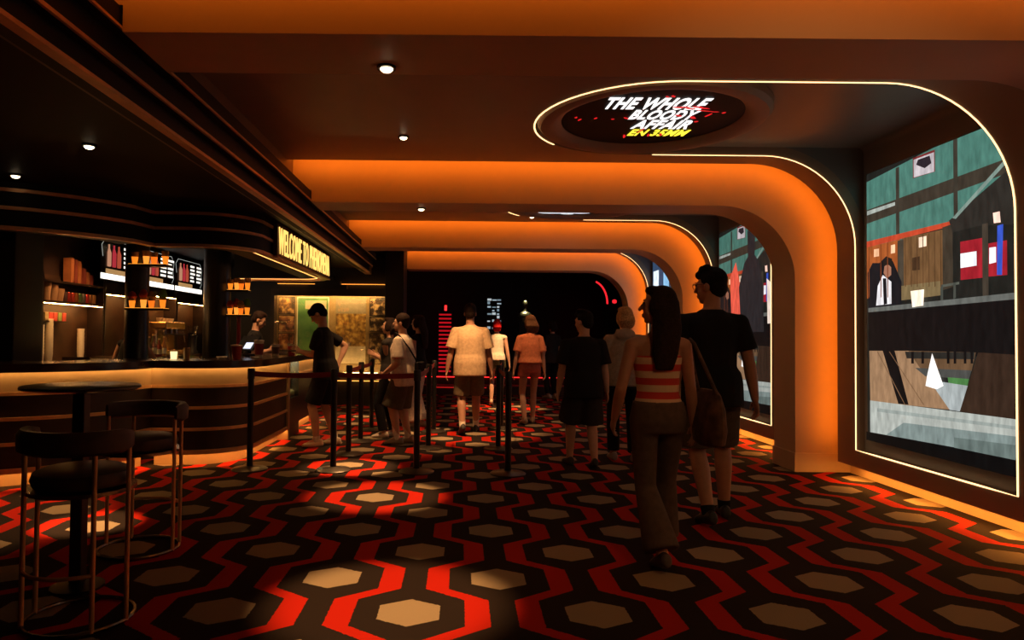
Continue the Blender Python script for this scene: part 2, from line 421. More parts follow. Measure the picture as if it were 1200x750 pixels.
# ------------------------------------------------------------------ video screens on the right wall
XS = 3.735
def onwall(px, py):
    """picture plan of the first screen, traced in its own plane (distance along the wall, height)"""
    y = XS * 800.0 / (px - 540.0)
    hz = 394.0 + .0097 * (px - 540.0)
    return (y, EYE + (hz - py) * y / 800.0)
PIC = [  # colour, outline; later ones lie on top
    ((.012, .012, .010), [(1016, 130), (1199, 60), (1199, 560), (1016, 522)]),
    ((.055, .15, .12), [(1016, 213), (1199, 118), (1199, 230), (1016, 296)]),
    ((.035, .028, .02), [(1016, 246), (1199, 178), (1199, 196), (1016, 262)]),
    ((.035, .030, .022), [(1051, 196), (1055, 194), (1055, 282), (1051, 284)]),
    ((.035, .030, .022), [(1119, 160), (1124, 157), (1124, 254), (1119, 256)]),
    ((.30, .33, .30), [(1017, 247), (1050, 236), (1050, 240), (1017, 252)]),
    ((.42, .05, .02), [(1016, 283), (1118, 258), (1118, 264), (1016, 290)]),
    ((.30, .075, .018), [(1016, 290), (1056, 280), (1056, 345), (1016, 350)]),
    ((.13, .065, .026), [(1058, 279), (1108, 268), (1108, 335), (1058, 342)]),
    ((.75, .40, .22), [(1025, 292), (1031, 291), (1031, 300), (1025, 301)]),
    ((.80, .48, .28), [(1045, 287), (1050, 286), (1050, 296), (1045, 297)]),
    ((.85, .62, .45), [(1078, 278), (1087, 276), (1087, 288), (1078, 290)]),
    ((.05, .025, .012), [(1070, 302), (1079, 300), (1079, 316), (1070, 317)]),
    ((.05, .04, .028), [(1053, 282), (1060, 280), (1060, 348), (1053, 350)]),
    ((.04, .03, .02), [(1106, 266), (1118, 262), (1118, 336), (1106, 340)]),
    ((.28, .012, .02), [(1127, 283), (1155, 278), (1155, 325), (1127, 328)]),
    ((.80, .80, .85), [(1127, 297), (1146, 294), (1146, 311), (1127, 314)]),
    ((.28, .012, .02), [(1160, 285), (1182, 281), (1182, 322), (1160, 324)]),
    ((.80, .80, .85), [(1161, 290), (1169, 289), (1169, 307), (1161, 309)]),
    ((.02, .018, .015), [(1114, 258), (1186, 196), (1199, 190), (1199, 262), (1150, 264), (1118, 272)]),
    ((.16, .22, .19), [(1118, 255), (1180, 186), (1184, 188), (1122, 256)]),
    ((.045, .035, .025), [(1153, 262), (1160, 261), (1160, 348), (1153, 350)]),
    ((.03, .07, .42), [(1171, 264), (1178, 262), (1176, 322), (1170, 322)]),
    ((.95, .60, .48), [(1166, 249), (1174, 247), (1175, 260), (1167, 261)]),
    ((.16, .02, .02), [(1072, 184), (1098, 174), (1098, 200), (1072, 208)]),
    ((.45, .40, .42), [(1073, 186), (1097, 177), (1097, 200), (1073, 207)]),
    ((.02, .015, .02), [(1078, 186), (1092, 181), (1094, 190), (1086, 196), (1076, 192)]),
    # dark suited guest in the picture
    ((.008, .008, .01), [(1018, 320), (1024, 308), (1032, 308), (1040, 300), (1048, 306), (1058, 330), (1058, 358), (1019, 362)]),
    ((.62, .60, .62), [(1030, 335), (1036, 322), (1046, 330), (1046, 356), (1028, 358)]),
    ((.008, .008, .01), [(1036, 326), (1040, 326), (1041, 356), (1037, 357)]),
    ((.30, .13, .08), [(1038, 312), (1042, 309), (1046, 313), (1046, 322), (1041, 326), (1037, 320)]),
    ((.012, .010, .008), [(1036, 312), (1040, 300), (1047, 303), (1048, 312), (1042, 310)]),
    # low railings and chairs
    ((.07, .075, .06), [(1092, 336), (1126, 330), (1126, 333), (1092, 339)]),
    ((.05, .055, .045), [(1104, 334), (1107, 333), (1107, 352), (1104, 353)]),
    ((.05, .055, .045), [(1119, 331), (1122, 331), (1122, 349), (1119, 350)]),
    ((.16, .11, .05), [(1058, 335), (1104, 329), (1104, 346), (1058, 352)]),
    # table
    ((.10, .105, .095), [(1019, 361), (1199, 342), (1199, 350), (1019, 366)]),
    ((.006, .005, .005), [(1019, 366), (1199, 350), (1199, 420), (1019, 411)]),
    ((.26, .15, .08), [(1020, 411), (1068, 411), (1116, 480), (1021, 470)]),
    ((.11, .06, .03), [(1066, 411), (1145, 413), (1140, 435), (1080, 432)]),
    ((.02, .018, .015), [(1062, 412), (1144, 413), (1143, 421), (1064, 420)]),
    ((.055, .055, .05), [(1074, 431), (1140, 434), (1137, 444), (1086, 441)]),
    ((.06, .17, .05), [(1112, 442), (1137, 444), (1135, 453), (1113, 451)]),
    ((.30, .33, .33), [(1090, 445), (1136, 452), (1127, 482), (1114, 480)]),
    ((.95, .90, .85), [(1086, 452), (1088, 440), (1094, 414), (1103, 440), (1107, 452), (1099, 456)]),
    ((.006, .005, .005), [(1036, 411), (1050, 411), (1066, 474), (1054, 473)]),
    ((.03, .016, .010), [(1148, 413), (1199, 416), (1199, 492), (1126, 482)]),
    ((.33, .35, .32), [(1021, 469), (1199, 492), (1199, 540), (1021, 506)]),
    ((.16, .20, .19), [(1060, 495), (1199, 512), (1199, 541), (1040, 509)]),
    ((.003, .003, .003), [(1016, 505), (1199, 538), (1199, 560), (1016, 522)]),
    # slats, lanterns and boards of the hall in the picture
    ((.17, .04, .012), [(1020, 289), (1021, 289), (1021, 348), (1020, 349)]),
    ((.17, .04, .012), [(1034, 286), (1035, 286), (1035, 348), (1034, 349)]),
    ((.17, .04, .012), [(1042, 284), (1043, 284), (1043, 348), (1042, 349)]),
    ((.075, .036, .015), [(1063, 278), (1064, 278), (1064, 336), (1063, 336)]),
    ((.075, .036, .015), [(1070, 277), (1071, 277), (1071, 336), (1070, 336)]),
    ((.075, .036, .015), [(1077, 276), (1078, 276), (1078, 336), (1077, 336)]),
    ((.075, .036, .015), [(1084, 274), (1085, 274), (1085, 336), (1084, 336)]),
    ((.075, .036, .015), [(1091, 273), (1092, 273), (1092, 336), (1091, 336)]),
    ((.075, .036, .015), [(1098, 271), (1099, 271), (1099, 336), (1098, 336)]),
    ((.075, .036, .015), [(1105, 270), (1106, 270), (1106, 336), (1105, 336)]),
    ((.006, .005, .005), [(1070, 412), (1073, 412), (1073, 426), (1070, 426)]),
    ((.006, .005, .005), [(1082, 412), (1085, 412), (1085, 426), (1082, 426)]),
    ((.006, .005, .005), [(1112, 412), (1115, 412), (1115, 426), (1112, 426)]),
    ((.006, .005, .005), [(1120, 412), (1123, 412), (1123, 426), (1120, 426)]),
    ((.006, .005, .005), [(1132, 412), (1135, 412), (1135, 426), (1132, 426)]),
    ((.006, .005, .005), [(1140, 412), (1143, 412), (1143, 426), (1140, 426)]),
    ((.15, .08, .04), [(1030, 412), (1031, 412), (1063, 474), (1062, 474)]),
    ((.15, .08, .04), [(1044, 412), (1045, 412), (1085, 474), (1084, 474)]),
    ((.24, .27, .25), [(1030, 478), (1199, 500), (1199, 504), (1030, 482)]),
    ((.10, .13, .12), [(1120, 512), (1199, 522), (1199, 540), (1120, 524)]),
    ((1.0, .80, .62), [(1070, 341), (1086, 339), (1085, 358), (1072, 360)]),
]
def screen_mat(i, c, s=1.0):
    nm = 'screen_%02d_%d' % (i, int(s * 100))
    if nm in MATS: return MATS[nm]
    m = bpy.data.materials.new(nm); m.use_nodes = True
    nt = m.node_tree; b = nt.nodes['Principled BSDF']
    b.inputs['Base Color'].default_value = (.004, .004, .004, 1); b.inputs['Roughness'].default_value = .5; b.inputs['Specular IOR Level'].default_value = .1
    tc = nt.nodes.new('ShaderNodeTexCoord'); nz = nt.nodes.new('ShaderNodeTexNoise')
    nz.inputs['Scale'].default_value = 6; nz.inputs['Detail'].default_value = 5
    mp = nt.nodes.new('ShaderNodeMapping'); mp.inputs['Scale'].default_value = (1, 3, 1)
    nt.links.new(tc.outputs['Object'], mp.inputs[0]); nt.links.new(mp.outputs[0], nz.inputs['Vector'])
    r = nt.nodes.new('ShaderNodeValToRGB')
    r.color_ramp.elements[0].position = .3; r.color_ramp.elements[1].position = .7
    r.color_ramp.elements[0].color = (*[q * .72 for q in c], 1); r.color_ramp.elements[1].color = (*[q * 1.25 for q in c], 1)
    nt.links.new(nz.outputs['Fac'], r.inputs['Fac'])
    nt.links.new(r.outputs['Color'], b.inputs['Emission Color'])
    b.inputs['Emission Strength'].default_value = s
    MATS[nm] = m
    return m
def clip_poly(p, y0, y1, z0, z1):
    def cut(p, f, g):
        out = []
        for i in range(len(p)):
            a, b = p[i - 1], p[i]
            fa, fb = f(a), f(b)
            if (fa >= 0) != (fb >= 0):
                t = fa / (fa - fb); out.append((a[0] + (b[0] - a[0]) * t, a[1] + (b[1] - a[1]) * t))
            if fb >= 0: out.append(b)
        return out
    for f in (lambda q: q[0] - y0, lambda q: y1 - q[0], lambda q: q[1] - z0, lambda q: z1 - q[1]):
        if len(p) < 3: return []
        p = cut(p, f, None)
    return p
SY0, SY1, SZ0, SZ1 = 4.58, 6.27, .42, 2.86
def video_screen(label, ya, yb, pic, gain):
    t = thing('video_wall', label, 'screen', (XS, ya, SZ0), group='tall video screens in the bays')
    h = SZ1 - SZ0
    MB().bx(.0, .02, 0, yb - ya, 0, h).build('screen_panel', mat('panel_black', (.004, .004, .004), .2), t)
    mb = MB(); ms = []
    for i, (c, poly) in enumerate(pic):
        q = clip_poly(poly, 0, yb - ya, 0, h)
        if len(q) < 3: continue
        x = -.0006 - .00025 * i
        mb.cur = len(ms); ms.append(screen_mat(i, c, gain))
        mb.add([(x, y, z) for y, z in q], [tuple(range(len(q)))])
    mb.build('moving_picture', ms, t)
    return t
pic1 = [(c, [((onwall(*p)[0] - SY0), onwall(*p)[1] - SZ0) for p in poly]) for c, poly in PIC]
video_screen('large video screen nearest the viewer showing a teal hall, red panels and a dark table', SY0, SY1, pic1, 1.3)
video_screen('unseen video screen added as fill light in the bay beside the viewer', .70, 2.39, pic1, .6)  # out of view, added so its glow reaches the walkers' backs
# second screen: the same hall behind a big dark figure
sc2 = (9.86 - 8.17) / (SY1 - SY0)
pic2 = [(c, [(y * sc2, z) for y, z in poly]) for c, poly in pic1 if c != (.62, .60, .62)]
pic2 += [((.75, .10, .06), [(.9, 1.15), (1.2, 1.15), (1.25, 1.75), (1.05, 1.95), (.9, 1.6)]),
         ((.8, .65, .55), [(.02, 1.1), (.1, 1.1), (.12, 1.65), (.02, 1.6)]),
         ((.02, .018, .02), [(.2, 1.0), (.88, 1.0), (.95, 1.6), (.78, 1.9), (.66, 1.98), (.68, 2.3), (.56, 2.42), (.44, 2.3), (.46, 1.98), (.3, 1.85), (.22, 1.5)])]
video_screen('video screen in the middle bay with a large dark figure beside the man in black', 8.17, 9.86, pic2, 1.0)
pic3 = [((.03, .06, .12), [(0, 0), (1.7, 0), (1.7, 2.44), (0, 2.44)]),
        ((.62, .78, .9), [(.1, 1.1), (.4, 1.1), (.4, 2.3), (.1, 2.35)]), ((.04, .05, .07), [(.4, .9), (.62, .9), (.62, 2.4), (.4, 2.4)]),
        ((.25, .5, .75), [(.62, 1.0), (.95, 1.0), (.95, 2.35), (.62, 2.35)]), ((.75, .85, .9), [(1.25, 1.2), (1.6, 1.2), (1.6, 2.2), (1.25, 2.2)]),
        ((.10, .22, .7), [(.3, .9), (1.1, .9), (1.1, 1.2), (.3, 1.25)])]
video_screen('farthest video screen with blue and white light streaks', 11.63, 13.29, pic3, 1.1)

# ------------------------------------------------------------------ round screens in the ceiling
def disc_screen(label, yc, r, lines):
    R0 = .70
    t = thing('ceiling_disc_screen', label, 'screen', (DX, yc, ZC), group='round ceiling screens')
    n = 56
    pr = [(R0 + .20, .075), (R0 + .20, .02), (R0 + .17, -.015), (R0 + .10, -.02), (R0 + .04, 0), (R0 + .005, .03), (R0 + .005, .075)]
    rs = [[V((q * math.cos(a * 2 * PI / n), q * math.sin(a * 2 * PI / n), z)) for a in range(n)] for q, z in pr]
    MB().rings(rs, loop=True).build('frame_ring', M_BAY, t, smooth=True)
    MB().lathe([(R0 + .004, .07), (R0 + .004, .035), (.001, .035)], n=n).build('screen_face', mat('disc_black', (.006, .005, .007), .55, noise=0, spec=.2), t)
    for body, x0, x1, ya, yb, col in lines:
        text_mesh('lettering', body, glow('disc_text_' + col, {'white': (1, .95, .92), 'yellow': (1, .82, .05)}[col], 1.3), t,
                  fit=(x1 - x0, yb - ya), loc=(x0 - DX, yb - yc, .030), rot=(PI, 0, 0), shear=.16, bold=.034, ext=.001, spacing=1.07)
    return t
d1 = disc_screen('round ceiling screen reading the whole bloody affair', 5.42, .9, [
    ('THE WHOLE', 1.07, 1.83, 4.93, 5.19, 'white'), ('BLOODY', 1.32, 1.84, 5.20, 5.43, 'white'),
    ('AFFAIR', 1.40, 1.87, 5.44, 5.67, 'white'), ('EN 35MM', 1.42, 1.92, 5.69, 5.87, 'yellow')])
def splat(parent, pts, name, m):
    for (x, y, a, b, rot) in pts:
        mb = MB()
        R = Matrix.Rotation(rot, 3, 'Z')
        k = 9
        ring = [V((x, y, .027)) + R @ V((a * math.cos(i * 2 * PI / k) * random.uniform(.7, 1.2), b * math.sin(i * 2 * PI / k) * random.uniform(.7, 1.2), 0)) for i in range(k)]
        mb.add(ring, [tuple(range(k))]).build(name, m, parent)
MSPL = glow('splatter_red', (.85, .015, .02), .8)
splat(d1, [(.13 + .05 * i, -.28 + random.uniform(-.03, .03), .05, .016, .25) for i in range(5)] +
      [(-.60, -.03, .012, .02, 0), (-.56, .02, .012, .03, .3), (-.44, -.02, .014, .025, .4), (-.3, .0, .016, .014, 0), (-.2, -.03, .03, .012, .8), (-.02, -.52, .02, .012, .6), (.02, -.53, .025, .014, 1.),
       (.36, -.22, .07, .012, .2), (.45, -.20, .03, .01, 0), (.42, -.12, .012, .05, .3), (.52, -.18, .015, .02, .4), (.38, .04, .02, .02, .1), (-.1, .46, .012, .06, -.2), (.1, .42, .012, .05, -.2), (.2, .40, .012, .05, -.2), (.32, -.06, .05, .02, .9), (.2, -.1, .04, .018, .6), (.0, .3, .012, .07, .2)],
      'red_drop', MSPL)
d2 = disc_screen('round ceiling screen with pale cloudy picture above the second bay', 9.02, .9, [])
mb = MB()
for (x, y, a, b) in [(-.25, .25, .22, .16), (-.22, .53, .2, .09), (.12, .52, .2, .08), (.0, .62, .1, .04), (.3, .3, .2, .12), (-.05, .05, .3, .14), (.32, -.05, .2, .14)]:
    mb.add([(x + a * math.cos(i * 2 * PI / 14) * random.uniform(.8, 1.1), y + b * math.sin(i * 2 * PI / 14) * random.uniform(.8, 1.1), .029) for i in range(14)], [tuple(range(14))])
mb.build('pale_picture', glow('cloud_white', (.8, .85, .9), .9), d2)
d3 = disc_screen('round ceiling screen with a yellow line of letters above the far bay', 12.46, .9, [('EN 35MM', 1.1, 1.9, 12.6, 12.95, 'yellow')])

# ------------------------------------------------------------------ bar counter
def arc(c, r, a0, a1, n=10, ry=None):
    ry = r if ry is None else ry
    return [(c[0] + r * math.cos(math.radians(a0 + (a1 - a0) * i / n)), c[1] + ry * math.sin(math.radians(a0 + (a1 - a0) * i / n))) for i in range(n + 1)]
# plan of the front face; outside (customer side) lies on the right hand going from left to right
LEFT = [(-6.6, 5.62)] + arc((-4.75, 7.22), 1.75, 268, 340, 14, 1.62)
LEFT[-1] = (-3.1, 6.86)
RIGHT = [(-3.1, 6.86)] + arc((-2.78, 7.46), .58, 270, 352, 12, .60)
RIGHT += [(-2.2 + .0, 8.66)]
def offset(path, d):
    out = []
    for i, p in enumerate(path):
        a = V(path[max(i - 1, 0)]); b = V(path[min(i + 1, len(path) - 1)])
        t = (b - a).normalized(); n = V((t.y, -t.x))
        out.append((p[0] + n.x * d, p[1] + n.y * d))
    return out
def wall_along(path, d0, d1, z0, z1):
    mb = MB(); a, b = offset(path, d0), offset(path, d1)
    rs = [[V((*p, z0)), V((*q, z0)), V((*q, z1)), V((*p, z1))] for p, q in zip(a, b)]
    return mb.rings(rs)
M_TAN = mat('tan_panel', (.34, .23, .12), .45, noise=.08, nscale=5)
M_TOP = mat('worktop', (.035, .016, .010), .22, noise=.2, nscale=6)
def counter(name, label, path, led=True, base=True):
    c = thing(name, label, 'counter', (path[0][0], path[0][1], 0))
    o = V((-path[0][0], -path[0][1], 0))
    def put(nm, m, d0, d1, z0, z1):
        ob = wall_along(path, d0, d1, z0, z1)
        ob.v = [tuple(V(v) + o) for v in ob.v]
        return ob.build(nm, m, c, smooth=True)
    put('upper_panel', M_TAN, 0, -.05, .815, 1.02)
    for z0, z1 in ((.585, .785), (.37, .57), (.165, .355)):
        put('wood_panel', M_DARKWOOD, 0, -.05, z0, z1)
    for z in (.785, .57, .355, .135):
        put('bronze_rail', M_BRONZE, .02, -.05, z, z + .03)
    put('toe_board', M_TAN, -.10, -.14, 0, .135)
    put('toe_light', M_BARLED_LO, .016, .0, .1322, .1348)
    put('toe_lip', M_BRONZE, .02, .017, .120, .1365)
    put('strip_light', M_BARLED, .045, .06, 1.005, 1.015)
    put('back_panel', M_BLACK, -.50, -.52, 0, 1.02)
    return c
M_BARLED_LO = glow('bar_led_low', (1, .42, .10), BAR_E * 1.6)
counter('bar_counter', 'dark wood bar counter with bronze rails bulging at the left', LEFT)
counter('bar_counter', 'dark wood bar counter with bronze rails rounding the corner towards the till', RIGHT)
wt = LEFT[:-1] + RIGHT + [(-2.2, 10.6)]
top = MB(); a, b = offset(wt, .10), offset(wt, -.56)
rs = [[V((*p, 1.02)), V((*q, 1.02)), V((*q, 1.06)), V((*p, 1.06))] for p, q in zip(a, b)]
top.rings(rs)
a2, b2 = offset(wt, .10), offset(wt, .085)
top.rings([[V((*p, .985)), V((*q, .985)), V((*q, 1.02)), V((*p, 1.02))] for p, q in zip(a2, b2)])
tag(top.build('bar_worktop', M_TOP, smooth=True), 'continuous dark glossy worktop along the bar counters', 'worktop')
# end pilaster, display case, rear counter
tag(MB().bx(-2.30, -2.17, 8.66, 8.74, 0, 1.015).build('end_pilaster', M_TAN, bevel=.004), 'tan end pilaster of the bar counter beside the glass case', 'pilaster')
dc = thing('display_case', 'glass fronted display case built into the bar beside the queue', 'display case', (-2.45, 9.07, 0))
MB().bx(-.27, .25, -.30, .30, 0, .50).build('base_cabinet', M_DARKWOOD, dc)
MB().bx(-.27, .235, -.29, -.27, .50, 1.0).bx(-.27, .235, .27, .29, .50, 1.0).bx(-.27, .24, -.30, .30, .99, 1.015).build('case_frame', M_CHROME, dc)
MB().bx(.235, .243, -.27, .27, .50, .99).build('glass_pane', M_GLASS, dc)
MB().bx(-.26, .22, -.27, .27, .74, .748).build('glass_shelf', M_GLASS, dc)
MB().bx(-.25, .2, -.25, .25, .978, .986).build('case_light', glow('case_light', (.85, .9, .6), 9.0), dc)
for i in range(6):
    tag(MB().lathe([(.045, 0), (.055, .02), (.05, .07), (.02, .09)], (-2.40 + .1 * (i % 2), 8.88 + .19 * (i // 2), .505 if i % 2 else .752), 12).build('pastry', mat('pastry', (.45, .28, .10), .7), smooth=True),
        ('left', 'middle', 'right')[i // 2] + (' front' if i % 2 else ' rear') + ' pastry behind the glass of the display case', 'pastry', 'pastries in the display case')
rc = thing('rear_counter', 'low lit stretch of bar counter beyond the glass case', 'counter', (-2.45, 9.98, 0))
MB().bx(-.12, .22, -.58, .60, .14, .80).build('body', M_DARKWOOD, rc)
MB().bx(-.12, .22, -.58, .60, .80, 1.015).build('upper_panel', M_TAN, rc)
MB().bx(.22, .24, -.58, .60, .785, .815).build('bronze_rail', M_BRONZE, rc)
MB().bx(-.12, .12, -.58, .60, 0, .14).build('toe_board', M_TAN, rc)
MB().bx(.25, .27, -.58, .60, 1.005, 1.015).build('strip_light', M_BARLED, rc)
MB().bx(.16, .18, -.58, .60, .13, .138).build('toe_light', M_BARLED_LO, rc)

# ------------------------------------------------------------------ canopy with sign
CR = [(-3.1, 6.86)] + arc((-2.72, 7.46), .57, 270, 352, 12, .60) + [(-2.15, 10.75)] + arc((-2.6, 10.75), .45, 10, 90, 8) + [(-3.6, 11.2)]
def canopy(name, label, path):
    c = thing(name, label, 'canopy', (path[0][0], path[0][1], 2.2))
    o = V((-path[0][0], -path[0][1], -2.2))
    def put(nm, m, d0, d1, z0, z1):
        ob = wall_along(path, d0, d1, z0, z1); ob.v = [tuple(V(v) + o) for v in ob.v]
        return ob.build(nm, m, c, smooth=True)
    put('fascia_band', M_SOFFIT, 0, -.40, 2.235, 2.62)
    for z in (2.205, 2.375, 2.53):
        put('bronze_band', M_BRONZE, .02, -.06, z, z + .03)
    put('soffit_light', glow('soffit_light', (1, .40, .10), 3.0), -.12, -.14, 2.228, 2.233)
    return c
canopy('bar_canopy', 'black bar canopy with three bronze bands bulging at the left', [(x, y) for x, y in LEFT])
canopy('bar_canopy', 'black bar canopy with bronze bands rounding the corner to the welcome sign', CR)
sg = thing('welcome_sign', 'glowing yellow welcome sign on the canopy side', 'sign', (-2.125, 7.72, 2.2))
MB().bx(-.01, .035, 0, 3.1, .02, .40).build('sign_board', mat('sign_board', (.10, .03, .012), .4), sg)
MB().bx(-.01, .045, -.01, 3.11, .0, .022).build('sign_edge', M_BRONZE, sg)
text_mesh('lettering', 'WELCOME TO PHENOMENA', glow('sign_letters', (1, .56, .13), 1.5), sg, fit=(2.98, .31), loc=(.038, .06, .055), rot=(PI / 2, 0, PI / 2), bold=.0, ext=.006, spacing=1.12)

# ------------------------------------------------------------------ stools and high table
def stool(label, x, y, rz):
    t = thing('bar_stool', label, 'stool', (x, y, 0), rz, group='low backed bar stools at the high table')
    fab = mat('stool_leather', (.055, .030, .022), .5, noise=.2, nscale=20)
    MB().lathe([(.02, .615), (.175, .615), (.205, .63), (.215, .66), (.205, .69), (.165, .705), (.02, .71)], n=28).build('seat', fab, t, smooth=True)
    MB().lathe([(.17, .595), (.232, .60), (.232, .618), (.17, .618)], n=28).build('seat_ring', M_CHROME, t, smooth=True)
    # horseshoe back, open to +y
    rs = []
    for i in range(25):
        a = math.radians(178 + i * 184 / 24)
        e = min(1, min(i, 24 - i) / 3 + .35)
        c = V((math.cos(a), math.sin(a), 0)); rm = .242
        prof_ = [(-.028, .80), (-.034, .86), (-.02, .892), (.012, .895), (.030, .87), (.026, .80), (.0, .785)]
        rs.append([c * (rm + p * e) + V((0, 0, .845 + (z - .845) * (.55 + .45 * e))) for p, z in prof_])
    MB().rings(rs).build('backrest', fab, t, smooth=True)
    for a in (0, 180, 222, 318):
        q = math.radians(a); c = V((math.cos(q), math.sin(q), 0)) * .232
        MB().cyl(c + V((0, 0, .01)), c + V((0, 0, .81)), .011, n=10).build('leg', M_BRONZE, t, smooth=True)
    MB().tube([V((.232 * math.cos(i * PI / 14), .232 * math.sin(i * PI / 14), .012)) for i in range(28)], .010, 8, loop=True).build('floor_ring', M_CHROME, t, smooth=True)
    MB().tube([V((0.232 * math.cos(math.radians(a)), 0.232 * math.sin(math.radians(a)), .26)) for a in range(222, 319, 8)], .009, 8).build('foot_rail', M_BRONZE, t, smooth=True)
    return t
stool('dark leather bar stool with its curved back to the viewer', -1.76, 3.21, math.radians(-8))
stool('dark leather bar stool facing the viewer behind the high table', -1.97, 4.24, math.radians(168))
tb = thing('high_table', 'round black high table on a square post', 'table', (-1.99, 3.60, 0))
MB().lathe([(.01, 1.03), (.265, 1.03), (.285, 1.04), (.285, 1.05), (.275, 1.055), (.01, 1.055)], n=40).build('table_top', mat('table_black', (.02, .012, .010), .3, noise=.1), tb, smooth=True)
MB().box((0, 0, .53), (.062, .062, 1.0)).build('post', M_DARKWOOD, tb, bevel=.004)
MB().lathe([(.01, 0), (.13, 0), (.13, .012), (.05, .03), (.01, .03)], n=32).build('foot_plate', M_BLKMETAL, tb, smooth=True)

# ------------------------------------------------------------------ belt barriers
def post(label, x, y):
    t = thing('barrier_post', label, 'barrier post', (x, y, 0), group='black belt barrier posts')
    MB().lathe([(.02, 0), (.17, 0), (.175, .01), (.16, .02), (.05, .035), (.03, .04)], n=28).build('base', mat('post_base', (.10, .085, .07), .35, metal=.7), t, smooth=True)
    MB().cyl((0, 0, .03), (0, 0, .90), .030, n=16).build('pole', M_BLKMETAL, t, smooth=True)
    MB().lathe([(.02, .89), (.036, .89), (.036, .985), (.03, .995), (.01, .995)], n=16).build('belt_head', M_BLACK, t, smooth=True)
    return t
POSTS = [((-2.06, 6.74), 'barrier post nearest the bar counter at the left end of the red belt'),
         ((-1.24, 6.74), 'barrier post holding the red belt in front of the man in black at the bar'),
         ((-.42, 6.70), 'barrier post at the right end of the long red belt'),
         ((.47, 6.64), 'nearest barrier post right of the man in a cream shirt'),
         ((-1.24, 7.64), 'first barrier post behind the middle of the red belt'),
         ((-1.24, 8.57), 'second barrier post behind the middle of the red belt'),
         ((-1.24, 9.6), 'third and farthest barrier post behind the middle of the red belt'),
         ((-.37, 8.1), 'barrier post behind the man in a white t-shirt'),
         ((-.36, 9.5), 'farthest barrier post on the left of the man in a cream shirt'),
         ((.455, 8.1), 'barrier post beside the lane right of the man in a cream shirt'),
         ((.60, 9.9), 'farthest barrier post near the woman with red hair')]
for (x, y), l in POSTS: post(l, x, y)
M_BELT = mat('belt_red', (.22, .010, .012), .6, noise=.1, nscale=40)
def belt(a, b, label):
    a, b = V((*a, 0)), V((*b, 0)); d = (b - a).normalized(); n = V((-d.y, d.x, 0)) * .0015
    mb = MB(); rs = []
    for i in range(9):
        t = i / 8; p = a.lerp(b, t) ; sag = -.012 * (1 - (2 * t - 1) ** 2)
        p = a + d * .036 + (b - a - d * .072) * t
        rs.append([p + n + V((0, 0, .915 + sag)), p - n + V((0, 0, .915 + sag)), p - n + V((0, 0, .965 + sag)), p + n + V((0, 0, .965 + sag))])
    tag(mb.rings(rs).build('barrier_belt', M_BELT), label, 'barrier belt', 'red barrier belts')
P = [p for p, _ in POSTS]
belt(P[0], P[1], 'red belt stretched from the counter post to the middle post')
belt(P[1], P[2], 'red belt stretched in front of the man in a white t-shirt')
belt(P[4], P[5], 'red belt between posts behind the man in black at the bar')
belt(P[5], P[6], 'farthest red belt behind the man in black at the bar')
belt(P[2], P[7], 'red belt running into depth behind the man in a white t-shirt')
belt(P[7], P[8], 'dim red belt beside the lane of the man in a cream shirt')
belt(P[3], P[9], 'dim red belt running into depth right of the man in a cream shirt')
belt(P[9], P[10], 'farthest red belt leading to the woman with red hair')

# ------------------------------------------------------------------ people
def loft(rings):
    """rings: (centre, ax, ay) -> closed mesh piece"""
    mb = MB(); n = 18
    mb.rings([[c + ax * math.cos(k * 2 * PI / n) + ay * math.sin(k * 2 * PI / n) for k in range(n)] for c, ax, ay in rings])
    return mb
def cap(p0, p1, r0, r1, side=None, flat=1.0, round_=True):
    p0, p1 = V(p0), V(p1); a = p1 - p0; a = a.normalized() if a.length > 1e-6 else V((0, 0, 1))
    sd = V(side) if side else V((1, 0, 0))
    sd = sd - a * sd.dot(a)
    sd = sd.normalized() if sd.length > 1e-4 else a.orthogonal().normalized()
    w = a.cross(sd)
    R = []
    if round_:
        for q in (80, 55, 28):
            t = math.radians(q); R.append((p0 - a * r0 * math.sin(t), r0 * math.cos(t)))
    R += [(p0, r0), (p0.lerp(p1, .5), (r0 + r1) / 2), (p1, r1)]
    if round_:
        for q in (28, 55, 80):
            t = math.radians(q); R.append((p1 + a * r1 * math.sin(t), r1 * math.cos(t)))
    return loft([(c, sd * r, w * r * flat) for c, r in R])
def ell(c, r, R=None):
    R = R or Matrix.Identity(3); c = V(c); rs = []
    for q in (-82, -60, -38, -15, 8, 30, 52, 70, 84):
        t = math.radians(q)
        rs.append((c + R @ V((0, 0, r[2] * math.sin(t))), R @ V((r[0] * math.cos(t), 0, 0)), R @ V((0, r[1] * math.cos(t), 0))))
    return loft(rs)
def blob(name, prims, vox, m, parent, it=4, smooth=True):
    mb = MB()
    for p in prims: mb.add(p.v, p.f)
    o = mb.build(name, m, parent)
    md = o.modifiers.new('r', 'REMESH'); md.mode = 'VOXEL'; md.voxel_size = vox
    if it:
        sm = o.modifiers.new('s', 'SMOOTH'); sm.factor = .5; sm.iterations = it
    dg = bpy.context.evaluated_depsgraph_get(); dg.update()
    me = bpy.data.meshes.new_from_object(o.evaluated_get(dg))
    old = o.data; o.modifiers.clear(); o.data = me; bpy.data.meshes.remove(old)
    me.name = name
    me.materials.clear(); me.materials.append(m)
    me.polygons.foreach_set('use_smooth', [True] * len(me.polygons))
    return o
def ik(a, c, l1, l2, pole):
    a, c = V(a), V(c); d = c - a; L = d.length
    mx = (l1 + l2) * .999
    if L > mx: c = a + d * (mx / L); d = c - a; L = mx
    u = d / L; x = (l1 * l1 - l2 * l2 + L * L) / (2 * L); h = math.sqrt(max(0, l1 * l1 - x * x))
    p = V(pole); p = (p - u * p.dot(u)); p.normalize()
    return a + u * x + p * h, c
M_EYE = mat('eye_dark', (.01, .008, .008), .2)
